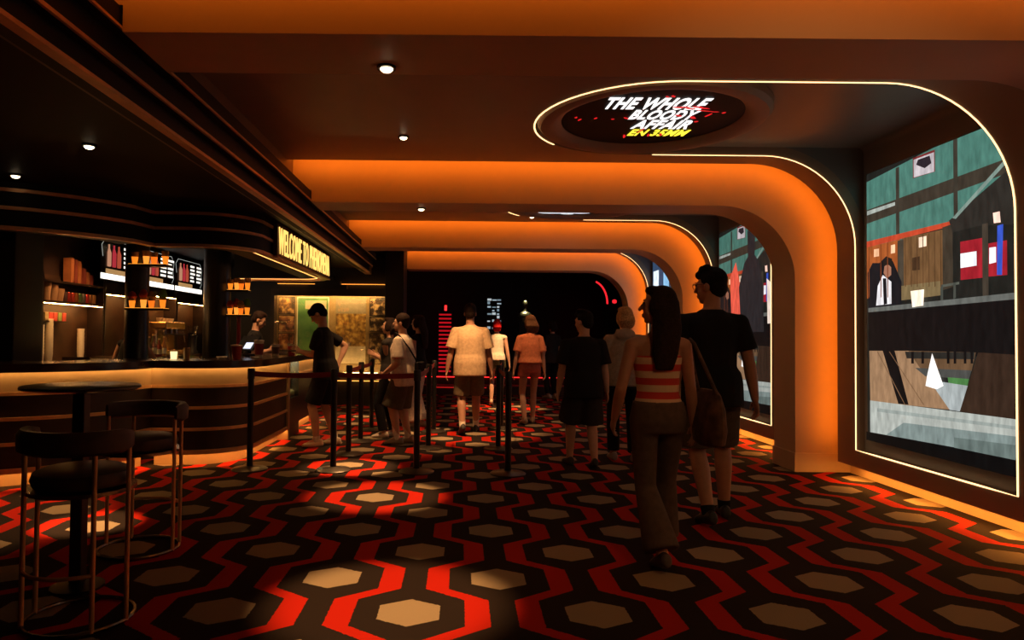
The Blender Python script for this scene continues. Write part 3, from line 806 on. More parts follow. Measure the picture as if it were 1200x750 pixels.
def cloth(name, col, rough=.85): return mat('cloth_' + name, col, rough, noise=.15, nscale=30, bump=.15, spec=.2)
def skinm(name, col): return mat('skin_' + name, col, .5, noise=.06, nscale=25, spec=.35)
def hairm(name, col): return mat('hair_' + name, col, .75, noise=.35, nscale=60, bump=.4, spec=.12)

def stripes(name, c1, c2, n, z0):
    m = bpy.data.materials.new(name); m.use_nodes = True; nt = m.node_tree; b = nt.nodes['Principled BSDF']; b.inputs['Roughness'].default_value = .85
    tc = nt.nodes.new('ShaderNodeTexCoord'); sp = nt.nodes.new('ShaderNodeSeparateXYZ'); nt.links.new(tc.outputs['Object'], sp.inputs[0])
    a = nt.nodes.new('ShaderNodeMath'); a.operation = 'MULTIPLY_ADD'; a.inputs[1].default_value = n; a.inputs[2].default_value = -z0 * n; nt.links.new(sp.outputs['Z'], a.inputs[0])
    f = nt.nodes.new('ShaderNodeMath'); f.operation = 'FRACT'; nt.links.new(a.outputs[0], f.inputs[0])
    g = nt.nodes.new('ShaderNodeMath'); g.operation = 'GREATER_THAN'; g.inputs[1].default_value = .5; nt.links.new(f.outputs[0], g.inputs[0])
    mx = nt.nodes.new('ShaderNodeMixRGB'); mx.inputs[1].default_value = (*c1, 1); mx.inputs[2].default_value = (*c2, 1); nt.links.new(g.outputs[0], mx.inputs[0])
    nt.links.new(mx.outputs[0], b.inputs['Base Color'])
    return m

def person(label, loc, heading, H=1.75, sex='m', lean=0.0, feet=None, hands=None, head=(0, 0), skin=None, hair=None, top=None, bottom=None, shoes=(.5, .45, .4), socks=None, vox=.008, glasses=False, pelvis=(0, 0), curl=.5, elbow=None, build=1.0):
    """local frame: x to the person's right, y forward, z up; heading turns it about z (0 faces down the hall)"""
    s = H / 1.75
    t = thing('person', label, 'person', (loc[0], loc[1], loc[2] if len(loc) > 2 else 0), math.radians(heading))
    skin = skin or skinm('light', (.50, .28, .19))
    w = 1.0 if sex == 'm' else .9
    w *= build
    PV = V((pelvis[0], pelvis[1], .95)) * s
    RL = Matrix.Rotation(-math.radians(lean), 3, 'X')
    def up(x, y, z):   # upper body point
        return PV + RL @ (V((x, y, z - .95)) * s)
    X = V((1, 0, 0))
    def ring(z, rx, ry, y=0.0):
        c = up(0, y, z)
        return (c, X * rx * s * w, (RL @ V((0, 1, 0))) * ry * s * w)
    tor = [(.84, .150, .095, 0), (.90, .172, .118, -.01), (.97, .170, .120, -.012), (1.07, .142, .102, 0), (1.17, .152, .108, .005), (1.28, .172, .118, .008), (1.35, .172, .110, 0), (1.40, .142, .090, -.006), (1.44, .098, .068, -.010), (1.475, .060, .055, -.012)] if sex == 'm' else \
          [(.84, .155, .10, 0), (.90, .188, .128, -.012), (.97, .182, .128, -.012), (1.08, .134, .098, 0), (1.18, .145, .105, .01), (1.28, .162, .118, .015), (1.35, .158, .102, .003), (1.40, .128, .084, -.006), (1.44, .088, .062, -.010), (1.475, .054, .05, -.012)]
    prims = [loft([ring(z, a, b, y) for z, a, b, y in tor])]
    hipx = .088
    feet = feet or ((-.10, .0, 0, 0), (.10, .0, 0, 0))
    J = {}
    shx = .188 * w if sex == 'm' else .168
    hands = hands or ((-.26, .03, .80), (.26, .03, .80))
    legs = []
    for i, sg in enumerate((-1, 1)):
        fx, fy, lift, pitch = feet[i][:4]
        hip = PV + V((sg * hipx, 0, -.035)) * s
        ank = V((fx, fy, .085 + lift)) * s
        knee, ank = ik(hip, ank, .435 * s, .42 * s, (sg * .12, 1, 0))
        yaw = feet[i][4] if len(feet[i]) > 4 else -sg * 8
        d = Matrix.Rotation(math.radians(yaw), 3, 'Z') @ (Matrix.Rotation(-math.radians(pitch), 3, 'X') @ V((0, 1, 0)))
        upv = Matrix.Rotation(math.radians(yaw), 3, 'Z') @ (Matrix.Rotation(-math.radians(pitch), 3, 'X') @ V((0, 0, 1)))
        legs.append((hip, knee, ank, d, upv))
        cf = knee.lerp(ank, .32)
        prims += [cap(hip, knee, .088 * s * w, .056 * s * w), cap(knee, cf + d * -.012 * s, .054 * s * w, .057 * s * w), cap(cf + d * -.012 * s, ank, .056 * s * w, .036 * s),
                  cap(ank, ank + d * .10 * s - upv * .045 * s, .036 * s, .030 * s), cap(ank - upv * .04 * s - d * .02 * s, ank - upv * .04 * s, .03 * s, .03 * s)]
    arms = []
    fr = .0088 * s
    for i, sg in enumerate((-1, 1)):
        sh = up(sg * shx, -.005, 1.378)
        wr = PV * 0 + V(hands[i][:3]) * s
        pole = V(elbow[i]) if elbow else V((sg * .35, -1, -.1))
        el, wr = ik(sh, wr, .285 * s, .25 * s, pole)
        arms.append((sh, el, wr))
        prims += [cap(up(sg * shx * .55, 0, 1.395), sh, .05 * s, .052 * s * w), cap(sh, el, .050 * s * w, .038 * s * w), cap(el, el.lerp(wr, .35), .040 * s * w, .040 * s * w), cap(el.lerp(wr, .35), wr, .040 * s * w, .026 * s * w)]
        f = (wr - el).normalized()
        side = V((0, 1, 0)) if abs(f.z) > .6 else V((sg * -.3, .2, 1))
        side = (side - f * side.dot(f)).normalized()        # towards the thumb
        nrm = f.cross(side) * sg                             # palm direction, inwards
        if nrm.x * sg > 0 and abs(f.z) > .6: nrm = -nrm
        pb, pe = wr + f * .015 * s, wr + f * .085 * s
        prims.append(loft([(pb - f * .02 * s, side * .025 * s, nrm * .018 * s), (pb, side * .030 * s, nrm * .017 * s), (pb.lerp(pe, .6), side * .042 * s, nrm * .016 * s), (pe, side * .040 * s, nrm * .013 * s)]))
        c = curl[i] if isinstance(curl, (tuple, list)) else curl
        for k, (off, ln) in enumerate(((.031, .070), (.0105, .080), (-.0105, .075), (-.031, .058))):
            b0 = pe + side * off * s - f * .008 * s
            ff = (f + side * off * 3.0).normalized()
            d1 = (ff + nrm * .5 * c).normalized(); d2 = (ff + nrm * 1.4 * c).normalized(); d3 = (ff + nrm * 3.0 * c).normalized()
            b1 = b0 + d1 * ln * .45 * s; b2 = b1 + d2 * ln * .32 * s; b3 = b2 + d3 * ln * .25 * s
            prims += [cap(b0, b1, fr, fr * .95), cap(b1, b2, fr * .95, fr * .88), cap(b2, b3, fr * .88, fr * .75)]
        q0 = pb + side * .026 * s + f * .008 * s; q1 = q0 + (f * .8 + side * .8 + nrm * .35).normalized() * .036 * s; q2 = q1 + (f + side * .15 + nrm * .4).normalized() * .036 * s
        prims += [cap(q0, q1, .0125 * s, .0105 * s), cap(q1, q2, .0105 * s, .0085 * s)]
    nb = up(0, -.012, 1.45)
    hy, hp = head
    RH = RL @ Matrix.Rotation(math.radians(hy), 3, 'Z') @ Matrix.Rotation(-math.radians(hp), 3, 'X')
    hc = up(0, .012, 1.625) + (RL @ V((0, .03 * math.sin(math.radians(hp)), 0))) * s
    def hd(x, y, z): return hc + RH @ (V((x, y, z)) * s)
    hs = 1.0 if sex == 'm' else .95
    def he(c, r): return ell(hd(*c), tuple(q * s * hs for q in r), RH)
    prims += [cap(nb, hd(0, -.015, -.06), .056 * s * w, .052 * s * w),
              he((0, -.012, .035), (.074, .094, .088)), he((0, .030, -.045), (.056, .060, .070)), he((0, .058, -.092), (.026, .024, .020)),
              he((0, .062, .005), (.052, .030, .05)), he((.036, .055, -.035), (.022, .026, .028)), he((-.036, .055, -.035), (.022, .026, .028)),
              cap(hd(0, .084, .02), hd(0, .108, -.022), .008 * s, .013 * s), he((0, .088, -.055), (.022, .010, .006)), he((0, .086, -.068), (.019, .010, .006)),
              he((.077, -.008, -.008), (.010, .020, .032)), he((-.077, -.008, -.008), (.010, .020, .032)), he((.034, .082, .036), (.024, .010, .007)), he((-.034, .082, .036), (.024, .010, .007))]
    blob('body', prims, vox, skin, t, 3)
    for e in (-1, 1):
        mb = MB(); q = ell(hd(e * .033, .084, .018), (.012 * s, .008 * s, .007 * s), RH); mb.add(q.v, q.f); mb.build('eye', M_EYE, t, smooth=True)
    # ---- hair
    if hair:
        st, hm = hair
        h = [he((0, -.028, .052), (.086, .098, .090)), he((0, -.06, -.005), (.076, .06, .075))]
        if st == 'short':
            h += [he((0, .035, .105), (.06, .05, .03)), he((0, .0, .11), (.07, .08, .035))]
        if st == 'crop':
            h = [he((0, -.024, .050), (.087, .102, .096)), he((0, -.062, -.005), (.074, .056, .074))]
        if st == 'tousled':
            h += [he((random.uniform(-.05, .05), .03 + random.uniform(-.06, .04), .115 + random.uniform(-.01, .015)), (.035, .04, .03)) for _ in range(8)] + [he((0, .055, .09), (.062, .045, .035))]
        if st == 'fringe':
            h += [he((0, .05, .085), (.068, .045, .04)), he((.05, .02, .06), (.035, .06, .05)), he((-.05, .02, .06), (.035, .06, .05)), he((0, .082, .055), (.05, .018, .025))]
        if st in ('long', 'bob', 'wavy', 'tail'):
            h += [he((0, .03, .10), (.066, .055, .035)), he((.066, .0, .0), (.024, .055, .085)), he((-.066, .0, .0), (.024, .055, .085))]
            zl = {'long': -.40, 'bob': -.12, 'wavy': -.17, 'tail': -.33}[st]
            top_ = hd(0, -.05, .03)
            low = up(0, -.125, 1.625 + zl) if zl < -.2 else hd(0, -.06, zl)
            mid = top_.lerp(low, .4) + (RL @ V((0, -.035, 0))) * s
            wd = .082 if st != 'wavy' else .10
            h += [loft([(top_ + V((0, 0, .03)) * s, X * .07 * s, V((0, .06, 0)) * s), (top_, X * .085 * s, V((0, .066, 0)) * s), (mid, X * (wd + .012) * s, V((0, .052, 0)) * s), (mid.lerp(low, .6), X * wd * s, V((0, .036, 0)) * s), (low, X * wd * .7 * s, V((0, .018, 0)) * s)])]
        blob('hair', h, .009 * s, hm, t, 3)
    if glasses:
        mb = MB()
        for e in (-1, 1):
            mb.tube([hd(e * .033 + .024 * math.cos(a * PI / 8), .100, .012 + .019 * math.sin(a * PI / 8)) for a in range(16)], .0022, 6, loop=True)
            mb.tube([hd(e * .058, .099, .018), hd(e * .078, .06, .02), hd(e * .080, -.01, .015)], .0022, 6)
        mb.tube([hd(-.01, .101, .016), hd(.01, .101, .016)], .0022, 6)
        mb.build('glasses', M_BLKMETAL, t)
    # ---- legwear
    kind, bm_ = bottom
    def legc(frac, r0, r1, r2=None):
        out = []
        for hip, knee, ank, d, upv in legs:
            if frac <= 1:
                out.append(cap(hip, hip.lerp(knee, frac), r0 * s * w, r1 * s * w, round_=False))
            else:
                e = knee.lerp(ank, frac - 1)
                out += [cap(hip, knee, r0 * s * w, r1 * s * w), cap(knee, e, r1 * s * w, (r2 or r1) * s * w, round_=False), ell(knee, (r1 * s * w,) * 3)]
        return out
    hz_ = {'hip': [(.83, 1.0, .11), (.90, 1.08, .135), (.97, 1.03, .132), (1.03, .95, .118)]}
    hipr = .178 if sex == 'm' else .186
    hips = [loft([ring(z, hipr * k, b * 1.05, -.008) for z, k, b in hz_['hip']])]
    if kind == 'shorts': g = hips + legc(.92, .104, .105)
    elif kind == 'wideshorts': g = hips + legc(1.0, .112, .135)
    elif kind == 'miniskirt': g = [loft([ring(.74, hipr * 1.12, .15), ring(.82, hipr * 1.08, .145), ring(.90, hipr * 1.04, .138), ring(1.0, hipr * .9, .115)])]
    elif kind == 'shortshorts': g = hips + legc(.34, .108, .112)
    elif kind == 'flare': g = hips + legc(1.95, .102, .074, .125)
    elif kind == 'slim': g = hips + legc(1.93, .096, .066, .052)
    elif kind == 'straight': g = hips + legc(1.94, .102, .080, .075)
    elif kind == 'wide': g = hips + legc(1.96, .108, .105, .110)
    blob({'shorts': 'shorts', 'wideshorts': 'shorts', 'miniskirt': 'skirt', 'shortshorts': 'shorts', 'flare': 'jeans', 'slim': 'trousers', 'straight': 'trousers', 'wide': 'trousers'}[kind], g, .011, bm_, t, 3)
    # ---- top
    kind, tm = top
    def sleeves(frac, r0, r1):
        out = []
        for sh, el, wr in arms:
            if frac <= 1: out.append(cap(sh, sh.lerp(el, frac), r0 * s * w, r1 * s * w, round_=False))
            else: out += [cap(sh, el, r0 * s * w, r1 * s * w), cap(el, el.lerp(wr, frac - 1), r1 * s * w, r1 * .85 * s * w, round_=False)]
            out.append(ell(sh, (r0 * s * w,) * 3))
        return out
    def shirt(hem, loose, neck=1.466):
        hb = (.196 if sex == 'm' else .204) + loose * .6
        R = [(hem, hb, .150 + loose * .6, -.008), (hem + .02, hb, .152 + loose * .6, -.008)]
        if hem < .93: R += [(.96, hb * .985, .148 + loose * .6, -.008), (1.03, hb * .93, .136 + loose * .6, -.006)]
        for z, a, b, y in tor:
            if z > max(hem + .05, 1.04) and z < 1.44: R.append((z, max(a + .014, hb * (.90 if loose > .02 else .80)) if z < 1.3 else a + .014, max(b + .014, .122 + loose * .8) if z < 1.3 else b + .014, y))
        R.append((neck, .076, .064, -.012))
        return [loft([ring(*q) for q in R])] + [cap(up(sg * shx * .5, -.005, 1.395), up(sg * shx * .95, -.005, 1.38), .056 * s, .056 * s) for sg in (-1, 1)]
    if kind == 'tshirt': g = shirt(.80, .012) + sleeves(.68, .058, .074)
    elif kind == 'loose': g = shirt(.78, .030) + sleeves(.80, .061, .084)
    elif kind == 'crop': g = shirt(.98, .035) + sleeves(.75, .060, .084)
    elif kind == 'tank': g = shirt(.92, .004)
    elif kind == 'hoodie':
        g = shirt(.86, .034) + sleeves(1.9, .070, .058)
        g += [ell(up(0, -.085, 1.44), (.115 * s, .055 * s, .075 * s)), loft([(up(0, -.02, 1.45), X * .105 * s, V((0, .085, 0)) * s), (up(0, -.015, 1.50), X * .092 * s, V((0, .078, 0)) * s)])]
    elif kind == 'tube':
        g = [loft([ring(z, a + .010, b + .010, y) for z, a, b, y in [(1.00, .165, .118, -.01), (1.08, .136, .10, 0), (1.18, .146, .107, .01), (1.28, .163, .122, .016), (1.315, .165, .115, .01)]])]
    blob({'tshirt': 'tshirt', 'loose': 'shirt', 'crop': 'top', 'tank': 'tank_top', 'hoodie': 'hoodie', 'tube': 'tube_top'}[kind], g, .010, tm, t, 3)
    # ---- shoes and socks
    sm_ = shoes if not isinstance(shoes, tuple) else mat('shoe_%d_%d_%d' % tuple(int(q * 100) for q in shoes), shoes, .6)
    for hip, knee, ank, d, upv in legs:
        sx = d.cross(upv).normalized(); b0 = ank - upv * .085 * s
        R = [(-.085, .018, .020, .035), (-.07, .034, .045, .05), (-.02, .038, .050, .052), (.05, .043, .038, .040), (.11, .047, .030, .031), (.155, .040, .023, .024), (.18, .018, .014, .016)]
        rr = [(b0 + d * q * s + upv * zc * s, sx * a * s, upv * b * s) for q, a, b, zc in R]
        blob('shoe', [loft(rr)], .008, sm_, t, 2)
        if socks:
            mb = MB(); c = cap(knee.lerp(ank, socks[0]), ank - upv * .02 * s, .047 * s, .041 * s, round_=False); mb.add(c.v, c.f); mb.build('sock', socks[1], t, smooth=True)
    t['_s'] = s
    del t['_s']
    return t, dict(arms=arms, legs=legs, up=up, hd=hd, s=s, M=Matrix.Translation(V((loc[0], loc[1], 0))) @ Matrix.Rotation(math.radians(heading), 4, 'Z'))

SK_L = skinm('light', (.50, .28, .19)); SK_T = skinm('tan', (.42, .21, .13))
BLK = cloth('black', (.010, .009, .010)); GREY = cloth('grey', (.30, .26, .22)); OLIVE = cloth('olive', (.09, .07, .045)); CREAM = cloth('cream', (.52, .36, .22))
WHITE = cloth('white', (.66, .56, .46)); DENIM = cloth('denim', (.085, .065, .052)); ORANGE = cloth('orange', (.62, .20, .10)); PINK = cloth('pink', (.45, .14, .11)); DKGREY = cloth('dark_grey', (.03, .026, .024)); GREEN = cloth('green', (.16, .17, .08)); KHAKI = cloth('khaki', (.16, .115, .065))
H_BLK = hairm('black', (.010, .007, .006)); H_BRN = hairm('brown', (.12, .055, .028)); H_BLD = hairm('blond', (.36, .24, .13)); H_RED = hairm('red', (.55, .015, .02)); H_DKB = hairm('dark_brown', (.022, .012, .009))
STR = stripes('striped_knit', (.62, .46, .30), (.50, .035, .02), 12.5, 1.0 * 1.64 / 1.75)
SOCK = cloth('sock_white', (.7, .62, .52))

# couple in front
person('woman in striped strapless top and flared jeans walking away, looking left', (1.17, 4.05), 2, 1.635, 'f', 0, feet=((-.02, -.16, .03, 14, 0), (.12, .28, 0, 0)), hands=((-.245, .12, .90), (.27, .10, .86)), head=(72, -2),
       skin=SK_T, hair=('long', H_DKB), top=('tube', STR), bottom=('flare', DENIM), shoes=(.06, .04, .035), vox=.0065, curl=.6)
person('tall man in black t-shirt, olive shorts and glasses beside the striped top', (1.83, 4.98), -4, 1.84, 'm', 2, feet=((-.06, -.14, .02, 8), (.13, .14, 0, 0)), hands=((-.25, .04, .82), (.31, .02, .80)), head=(50, 2),
       skin=SK_T, hair=('tousled', H_BLK), top=('tshirt', BLK), bottom=('shorts', OLIVE), shoes=(.02, .018, .018), socks=(.90, BLK), vox=.0065, glasses=True, build=1.04)
# pair ahead of them
person('person in pale hoodie and black trousers with short blond hair', (1.76, 7.35), -6, 1.66, 'f', 0, feet=((-.10, .12, 0, 0), (.10, -.10, .02, 10)), head=(25, 0), hands=((-.24, .05, .84), (.25, .0, .83)),
       hair=('bob', H_BLD), top=('hoodie', GREY), bottom=('straight', BLK), shoes=(.5, .42, .36), vox=.009, build=1.05)
person('person in black t-shirt and very wide black shorts with dark hair', (1.27, 7.05), 4, 1.60, 'm', 0, feet=((-.12, .14, 0, 0), (.10, -.12, .02, 12)), head=(40, 4), hands=((-.28, .06, .80), (.27, -.02, .79)),
       hair=('tousled', H_BLK), top=('loose', BLK), bottom=('wideshorts', DKGREY), shoes=(.02, .018, .018), vox=.009, build=1.06)
person('woman in loose orange top and pink shorts walking away', (1.06, 10.45), 6, 1.66, 'f', 0, feet=((-.09, -.06, .01, 4), (.08, .12, 0, 0)), head=(28, 4), hands=((-.26, .0, .84), (.25, .02, .82)),
       hair=('wavy', H_BRN), top=('crop', ORANGE), bottom=('shortshorts', PINK), shoes=(.25, .15, .1), vox=.009)
person('woman with bright red hair, white top and green shorts under a spotlight', (.70, 13.2), -10, 1.66, 'f', 0, feet=((-.09, -.10, .03, 16), (.08, .14, 0, 0)), head=(10, 0), hands=((-.24, .05, .86), (.27, -.02, .80)),
       hair=('bob', H_RED), top=('tank', WHITE), bottom=('shortshorts', GREEN), shoes=(.6, .45, .3), vox=.010)
person('man in cream short sleeved shirt and khaki shorts walking down the lane', (.13, 9.35), 2, 1.77, 'm', 1, feet=((-.10, -.18, .045, 24), (.10, .22, 0, -4)), head=(-6, 0), hands=((-.31, .03, .83), (.30, .10, .86)),
       skin=SK_T, hair=('crop', H_DKB), top=('loose', CREAM), bottom=('shorts', KHAKI), shoes=(.03, .022, .02), socks=(.55, SOCK), vox=.008, build=1.06)
# queue
person('man in white t-shirt and dark shorts with crossbody strap, facing the bar', (-.70, 8.45), 76, 1.60, 'm', 3, feet=((-.09, .05, 0, 0), (.10, -.05, 0, 0)), head=(8, -4), hands=((-.20, .20, .95), (.20, .16, .92)),
       hair=('crop', H_DKB), top=('loose', WHITE), bottom=('wideshorts', OLIVE), shoes=(.34, .26, .19), socks=(.6, SOCK), vox=.008, build=1.10)
person('woman in dark top behind the man in the white t-shirt, arm raised to her chest', (-.93, 8.95), 70, 1.56, 'f', 0, feet=((-.09, .04, 0, 0), (.09, -.04, 0, 0)), head=(10, -6), hands=((-.02, .22, 1.20), (.12, .20, 1.16)),
       hair=('bob', H_DKB), top=('tank', DKGREY), bottom=('straight', BLK), shoes=(.6, .52, .45), vox=.009)
person('woman with long dark hair, black top and wide white trousers in the queue', (-.62, 10.0), 66, 1.63, 'f', 0, feet=((-.09, .03, 0, 0), (.09, -.03, 0, 0)), head=(4, -2), hands=((-.08, .22, 1.08), (.06, .24, 1.06)),
       hair=('long', H_DKB), top=('tank', BLK), bottom=('wide', WHITE), shoes=(.3, .25, .2), vox=.009)
# at the bar
person('man in black t-shirt and shorts at the bar looking down, hand on hip', (-1.62, 8.2), 82, 1.70, 'm', 6, feet=((-.10, .06, 0, 0), (.11, -.10, 0, 0)), head=(6, 34), hands=((.04, .34, 1.16), (.22, -.10, 1.02)),
       elbow=((-.5, -1, -.6), (.9, -.8, -.1)), hair=('fringe', H_BLK), top=('tshirt', BLK), bottom=('shorts', BLK), shoes=(.62, .52, .38), socks=(.88, SOCK), vox=.008, curl=.8)
person('cashier in black t-shirt behind the bar looking at the till', (-3.03, 9.88), -76, 1.66, 'm', 8, feet=((-.10, .0, 0, 0), (.10, .0, 0, 0)), head=(-6, 18), hands=((-.16, .26, 1.16), (.14, .28, 1.16)),
       hair=('short', H_DKB), top=('tshirt', BLK), bottom=('straight', BLK), vox=.009)
person('bartender in dark sleeveless top bending behind the bar beside the black pillar', (-3.92, 8.03), -12, 1.56, 'f', 22, feet=((-.10, .0, 0, 0), (.10, .0, 0, 0)), head=(0, 20), hands=((-.27, .30, .95), (.25, .42, 1.10)), pelvis=(0, -.06),
       hair=('bob', H_DKB), top=('tank', BLK), bottom=('straight', BLK), vox=.010)

# bag of the woman in front, hung from her right shoulder
bg = thing('shoulder_bag', 'soft brown patterned shoulder bag hanging by the striped top', 'bag', (1.475, 4.06, .70), math.radians(4))
def bagm():
    m = mat('bag_brown', (.075, .040, .022), .8, noise=.6, nscale=18); return m
n = 20; rs = []
for z, a, b in ((0, .05, .10), (.02, .065, .17), (.10, .075, .19), (.22, .06, .18), (.30, .035, .15), (.33, .018, .11)):
    rs.append([V((a * math.cos(k * 2 * PI / n), b * math.sin(k * 2 * PI / n), z)) for k in range(n)])
MB().rings(rs).build('bag_body', bagm(), bg, smooth=True)
MB().tube([V((0, .13, .29)), V((-.05, .10, .45)), V((-.10, .03, .60)), V((-.115, .0, .625)), V((-.11, -.05, .60)), V((-.06, -.10, .45)), V((0, -.13, .29))], .011, 8).build('strap', bagm(), bg, smooth=True)
# crossbody pouch of the queueing man
cb = thing('crossbody_bag', 'small black crossbody bag behind the man in the white t-shirt', 'bag', (-.50, 8.40, .88), math.radians(-20))
MB().box((0, 0, .07), (.07, .18, .13)).build('pouch', BLK, cb, bevel=.02)
MB().tube([V((0, -.06, .12)), V((-.08, -.14, .30)), V((-.20, -.16, .45)), V((-.30, -.08, .49)), V((-.36, .04, .38)), V((-.22, .17, .16)), V((-.04, .09, .11))], .010, 6).build('strap', BLK, cb)

# ------------------------------------------------------------------ back bar
struct(MB().bx(-4.9, -4.8, 6.6, 13.0, 0, 2.62).build('wall_bar', mat('bar_wall', (.035, .016, .010), .5)), 'dark red brown wall behind the bar')
struct(MB().bx(-8.4, -4.8, 9.5, 9.6, 0, 2.62).build('wall_side', mat('bar_wall', (.035, .016, .010), .5)), 'dark panelled wall at the left of the bar')
struct(MB().bx(-4.80, -4.55, 6.95, 7.42, 0, 2.62).build('wall_pier', M_BLACK, bevel=.01), 'black pier at the left end of the back bar')
M_NICHE = mat('niche_wood', (.06, .028, .012), .5, noise=.25, nscale=6)
def back_unit(label, y0, y1, shelf, lit, top_shelf=None):
    t = thing('back_bar_unit', label, 'shelf unit', (-4.8, y0, 0), group='back bar shelf units')
    d = y1 - y0
    MB().bx(0, .02, 0, d, 0, 2.0).build('back_board', M_NICHE, t)
    for y in (0, d - .03): MB().bx(.02, .22, y, y + .03, 0, 2.0).build('side_panel', M_DARKWOOD, t)
    MB().bx(.02, .60, .03, d - .03, .0, .96).build('base_cabinet', M_DARKWOOD, t)
    MB().bx(.02, .62, .03, d - .03, .96, 1.0).build('counter_board', M_TOP, t)
    MB().bx(.02, .22, .03, d - .03, shelf - .03, shelf).build('shelf', M_DARKWOOD, t)
    MB().bx(.205, .218, .04, d - .04, shelf - .036, shelf - .031).build('shelf_light', glow('niche_light_%d' % int(lit * 100), (1, .48, .14), lit), t)
    if top_shelf: MB().bx(.02, .22, .03, d - .03, top_shelf - .025, top_shelf).build('shelf', M_DARKWOOD, t)
    return t
back_unit('back bar unit at the left stocked with cans and white cup stacks', 7.46, 8.76, 1.69, 80.0, 1.92)
back_unit('narrow back bar unit left of the black pillar', 8.78, 9.82, 1.86, 70.0)
back_unit('back bar unit with the brass coffee machine', 9.84, 11.0, 1.92, 90.0)
back_unit('back bar unit at the right end below the last menu board', 11.02, 12.2, 1.86, 60.0)
# stock of the first unit
def lathe_thing(name, prof_, loc, m, label, cat, group=None, n=16):
    return tag(MB().lathe(prof_, (0, 0, 0), n).build(name, m, loc=loc, smooth=True), label, cat, group)
KRAFT = mat('kraft_paper', (.45, .24, .11), .7); PAPER = mat('white_paper', (.88, .78, .60), .6, noise=.03)
for i, (y, h) in enumerate(((7.67, .22), (7.80, .19), (7.92, .15))):
    lathe_thing('popcorn_bucket', [(.045, 0), (.06, h), (.064, h), (.055, h - .01), (.04, .01)], (-4.67, y, 1.69), KRAFT, ['tallest', 'middle', 'shortest'][i] + ' brown paper bucket on the lit shelf beside the cans', 'bucket', 'paper buckets on the back bar shelf')
cols = [(.12, .06, .05), (.35, .03, .02), (.40, .04, .02), (.30, .10, .02), (.10, .16, .05), (.14, .12, .10), (.38, .03, .02), (.30, .12, .03), (.42, .20, .05)]
ordw = ['first', 'second', 'third', 'fourth', 'fifth', 'sixth', 'seventh', 'eighth', 'ninth', 'tenth', 'eleventh', 'twelfth']
for i, c in enumerate(cols):
    lathe_thing('drink_can', [(.02, 0), (.031, .008), (.033, .02), (.033, .105), (.027, .118), (.01, .118)], (-4.67, 8.03 + i * .078, 1.69), mat('can_%d' % i, c, .3, metal=.5), '%s drink can from the left on the lit shelf' % ordw[i], 'can', 'drink cans on the back bar shelf')
for i, (h, y) in enumerate(((.30, 8.14), (.29, 8.22), (.28, 8.30), (.20, 8.41), (.16, 8.49), (.13, 8.57))):
    tag(MB().bx(-.05, .05, -.03, .03, 0, h).build('carton', mat('carton_%d' % (i % 2), ((.50, .16, .05), (.28, .05, .03))[i % 2], .6), loc=(-4.69, y, 1.92), bevel=.004), '%s upright carton from the left on the top shelf' % ordw[i], 'carton', 'upright cartons on the top shelf')
def cup_stack(y, n, label, x=-4.70):
    t = thing('cup_stack', label, 'cup stack', (x, y, 1.0), group='white paper cup stacks on the back bar')
    z = 0
    for i in range(n):
        MB().lathe([(.043, z + .105), (.033, z), (.030, z), (.040, z + .10)], n=14).build('paper_cup', PAPER, t, smooth=True)
        z += .035 if i < n - 3 else .05
    return t
cup_stack(7.80, 11, 'tall stack of white paper cups on the back bar')
cup_stack(7.70, 9, 'stack of white paper cups half hidden behind the tall stack', -4.74)
cup_stack(8.45, 8, 'shorter stack of white paper cups right of the tall stack')
for i in range(5):
    c = [(.20, .15, .07), (.42, .04, .03), (.42, .05, .03), (.16, .22, .06), (.44, .05, .03)][i]
    tag(MB().box((0, 0, .05), (.10, .075, .10)).build('snack_box', mat('snack_%d' % i, c, .5), loc=(-4.73, 7.72 + i * .085, 1.46), bevel=.006), '%s snack box from the left on the small wall ledge' % ordw[i], 'box', 'snack boxes under the lit shelf')
tag(MB().bx(-4.78, -4.68, 7.62, 8.14, 1.445, 1.46).build('wall_ledge', M_DARKWOOD), 'small dark ledge carrying snack boxes', 'ledge')
tag(MB().bx(-.16, .16, -.3, .3, 0, .02).bx(-.16, .16, -.3, -.28, .02, .05).bx(-.16, .16, .28, .3, .02, .05).build('serving_tray', M_CHROME, loc=(-4.40, 8.12, 1.0)), 'low metal tray between the cup stacks', 'tray')
# bottles
def bottle(x, y, z, m, label, h=.28):
    t = thing('bottle', label, 'bottle', (x, y, z), group='liquor bottles on the back bar')
    MB().lathe([(.02, 0), (.036, .004), (.038, .02), (.038, h * .55), (.014, h * .72), (.013, h * .92), (.005, h * .92)], n=14).build('glass_body', m, t, smooth=True)
    MB().lathe([(.005, h * .92), (.015, h * .92), (.015, h), (.005, h)], n=10).build('cap', M_BRONZE, t, smooth=True)
    MB().lathe([(.0385, h * .15), (.0385, h * .42), (.037, h * .42), (.037, h * .15)], n=14).build('paper_label', PAPER, t)
bc = [(.30, .03, .02), (.35, .16, .03), (.04, .05, .02), (.45, .25, .10), (.30, .05, .02), (.10, .08, .03), (.40, .10, .03), (.15, .03, .02), (.30, .20, .08), (.25, .03, .02), (.06, .08, .04), (.40, .15, .04)]
for i, c in enumerate(bc):
    bottle(-4.34 + .12 * (i % 2), 8.86 + i * .078, 1.0, mat('bottle_%d' % i, c, .12, noise=0, spec=.8), '%s bottle from the left in the row beside the black pillar' % ordw[i], .26 + .03 * ((i * 5) % 3))
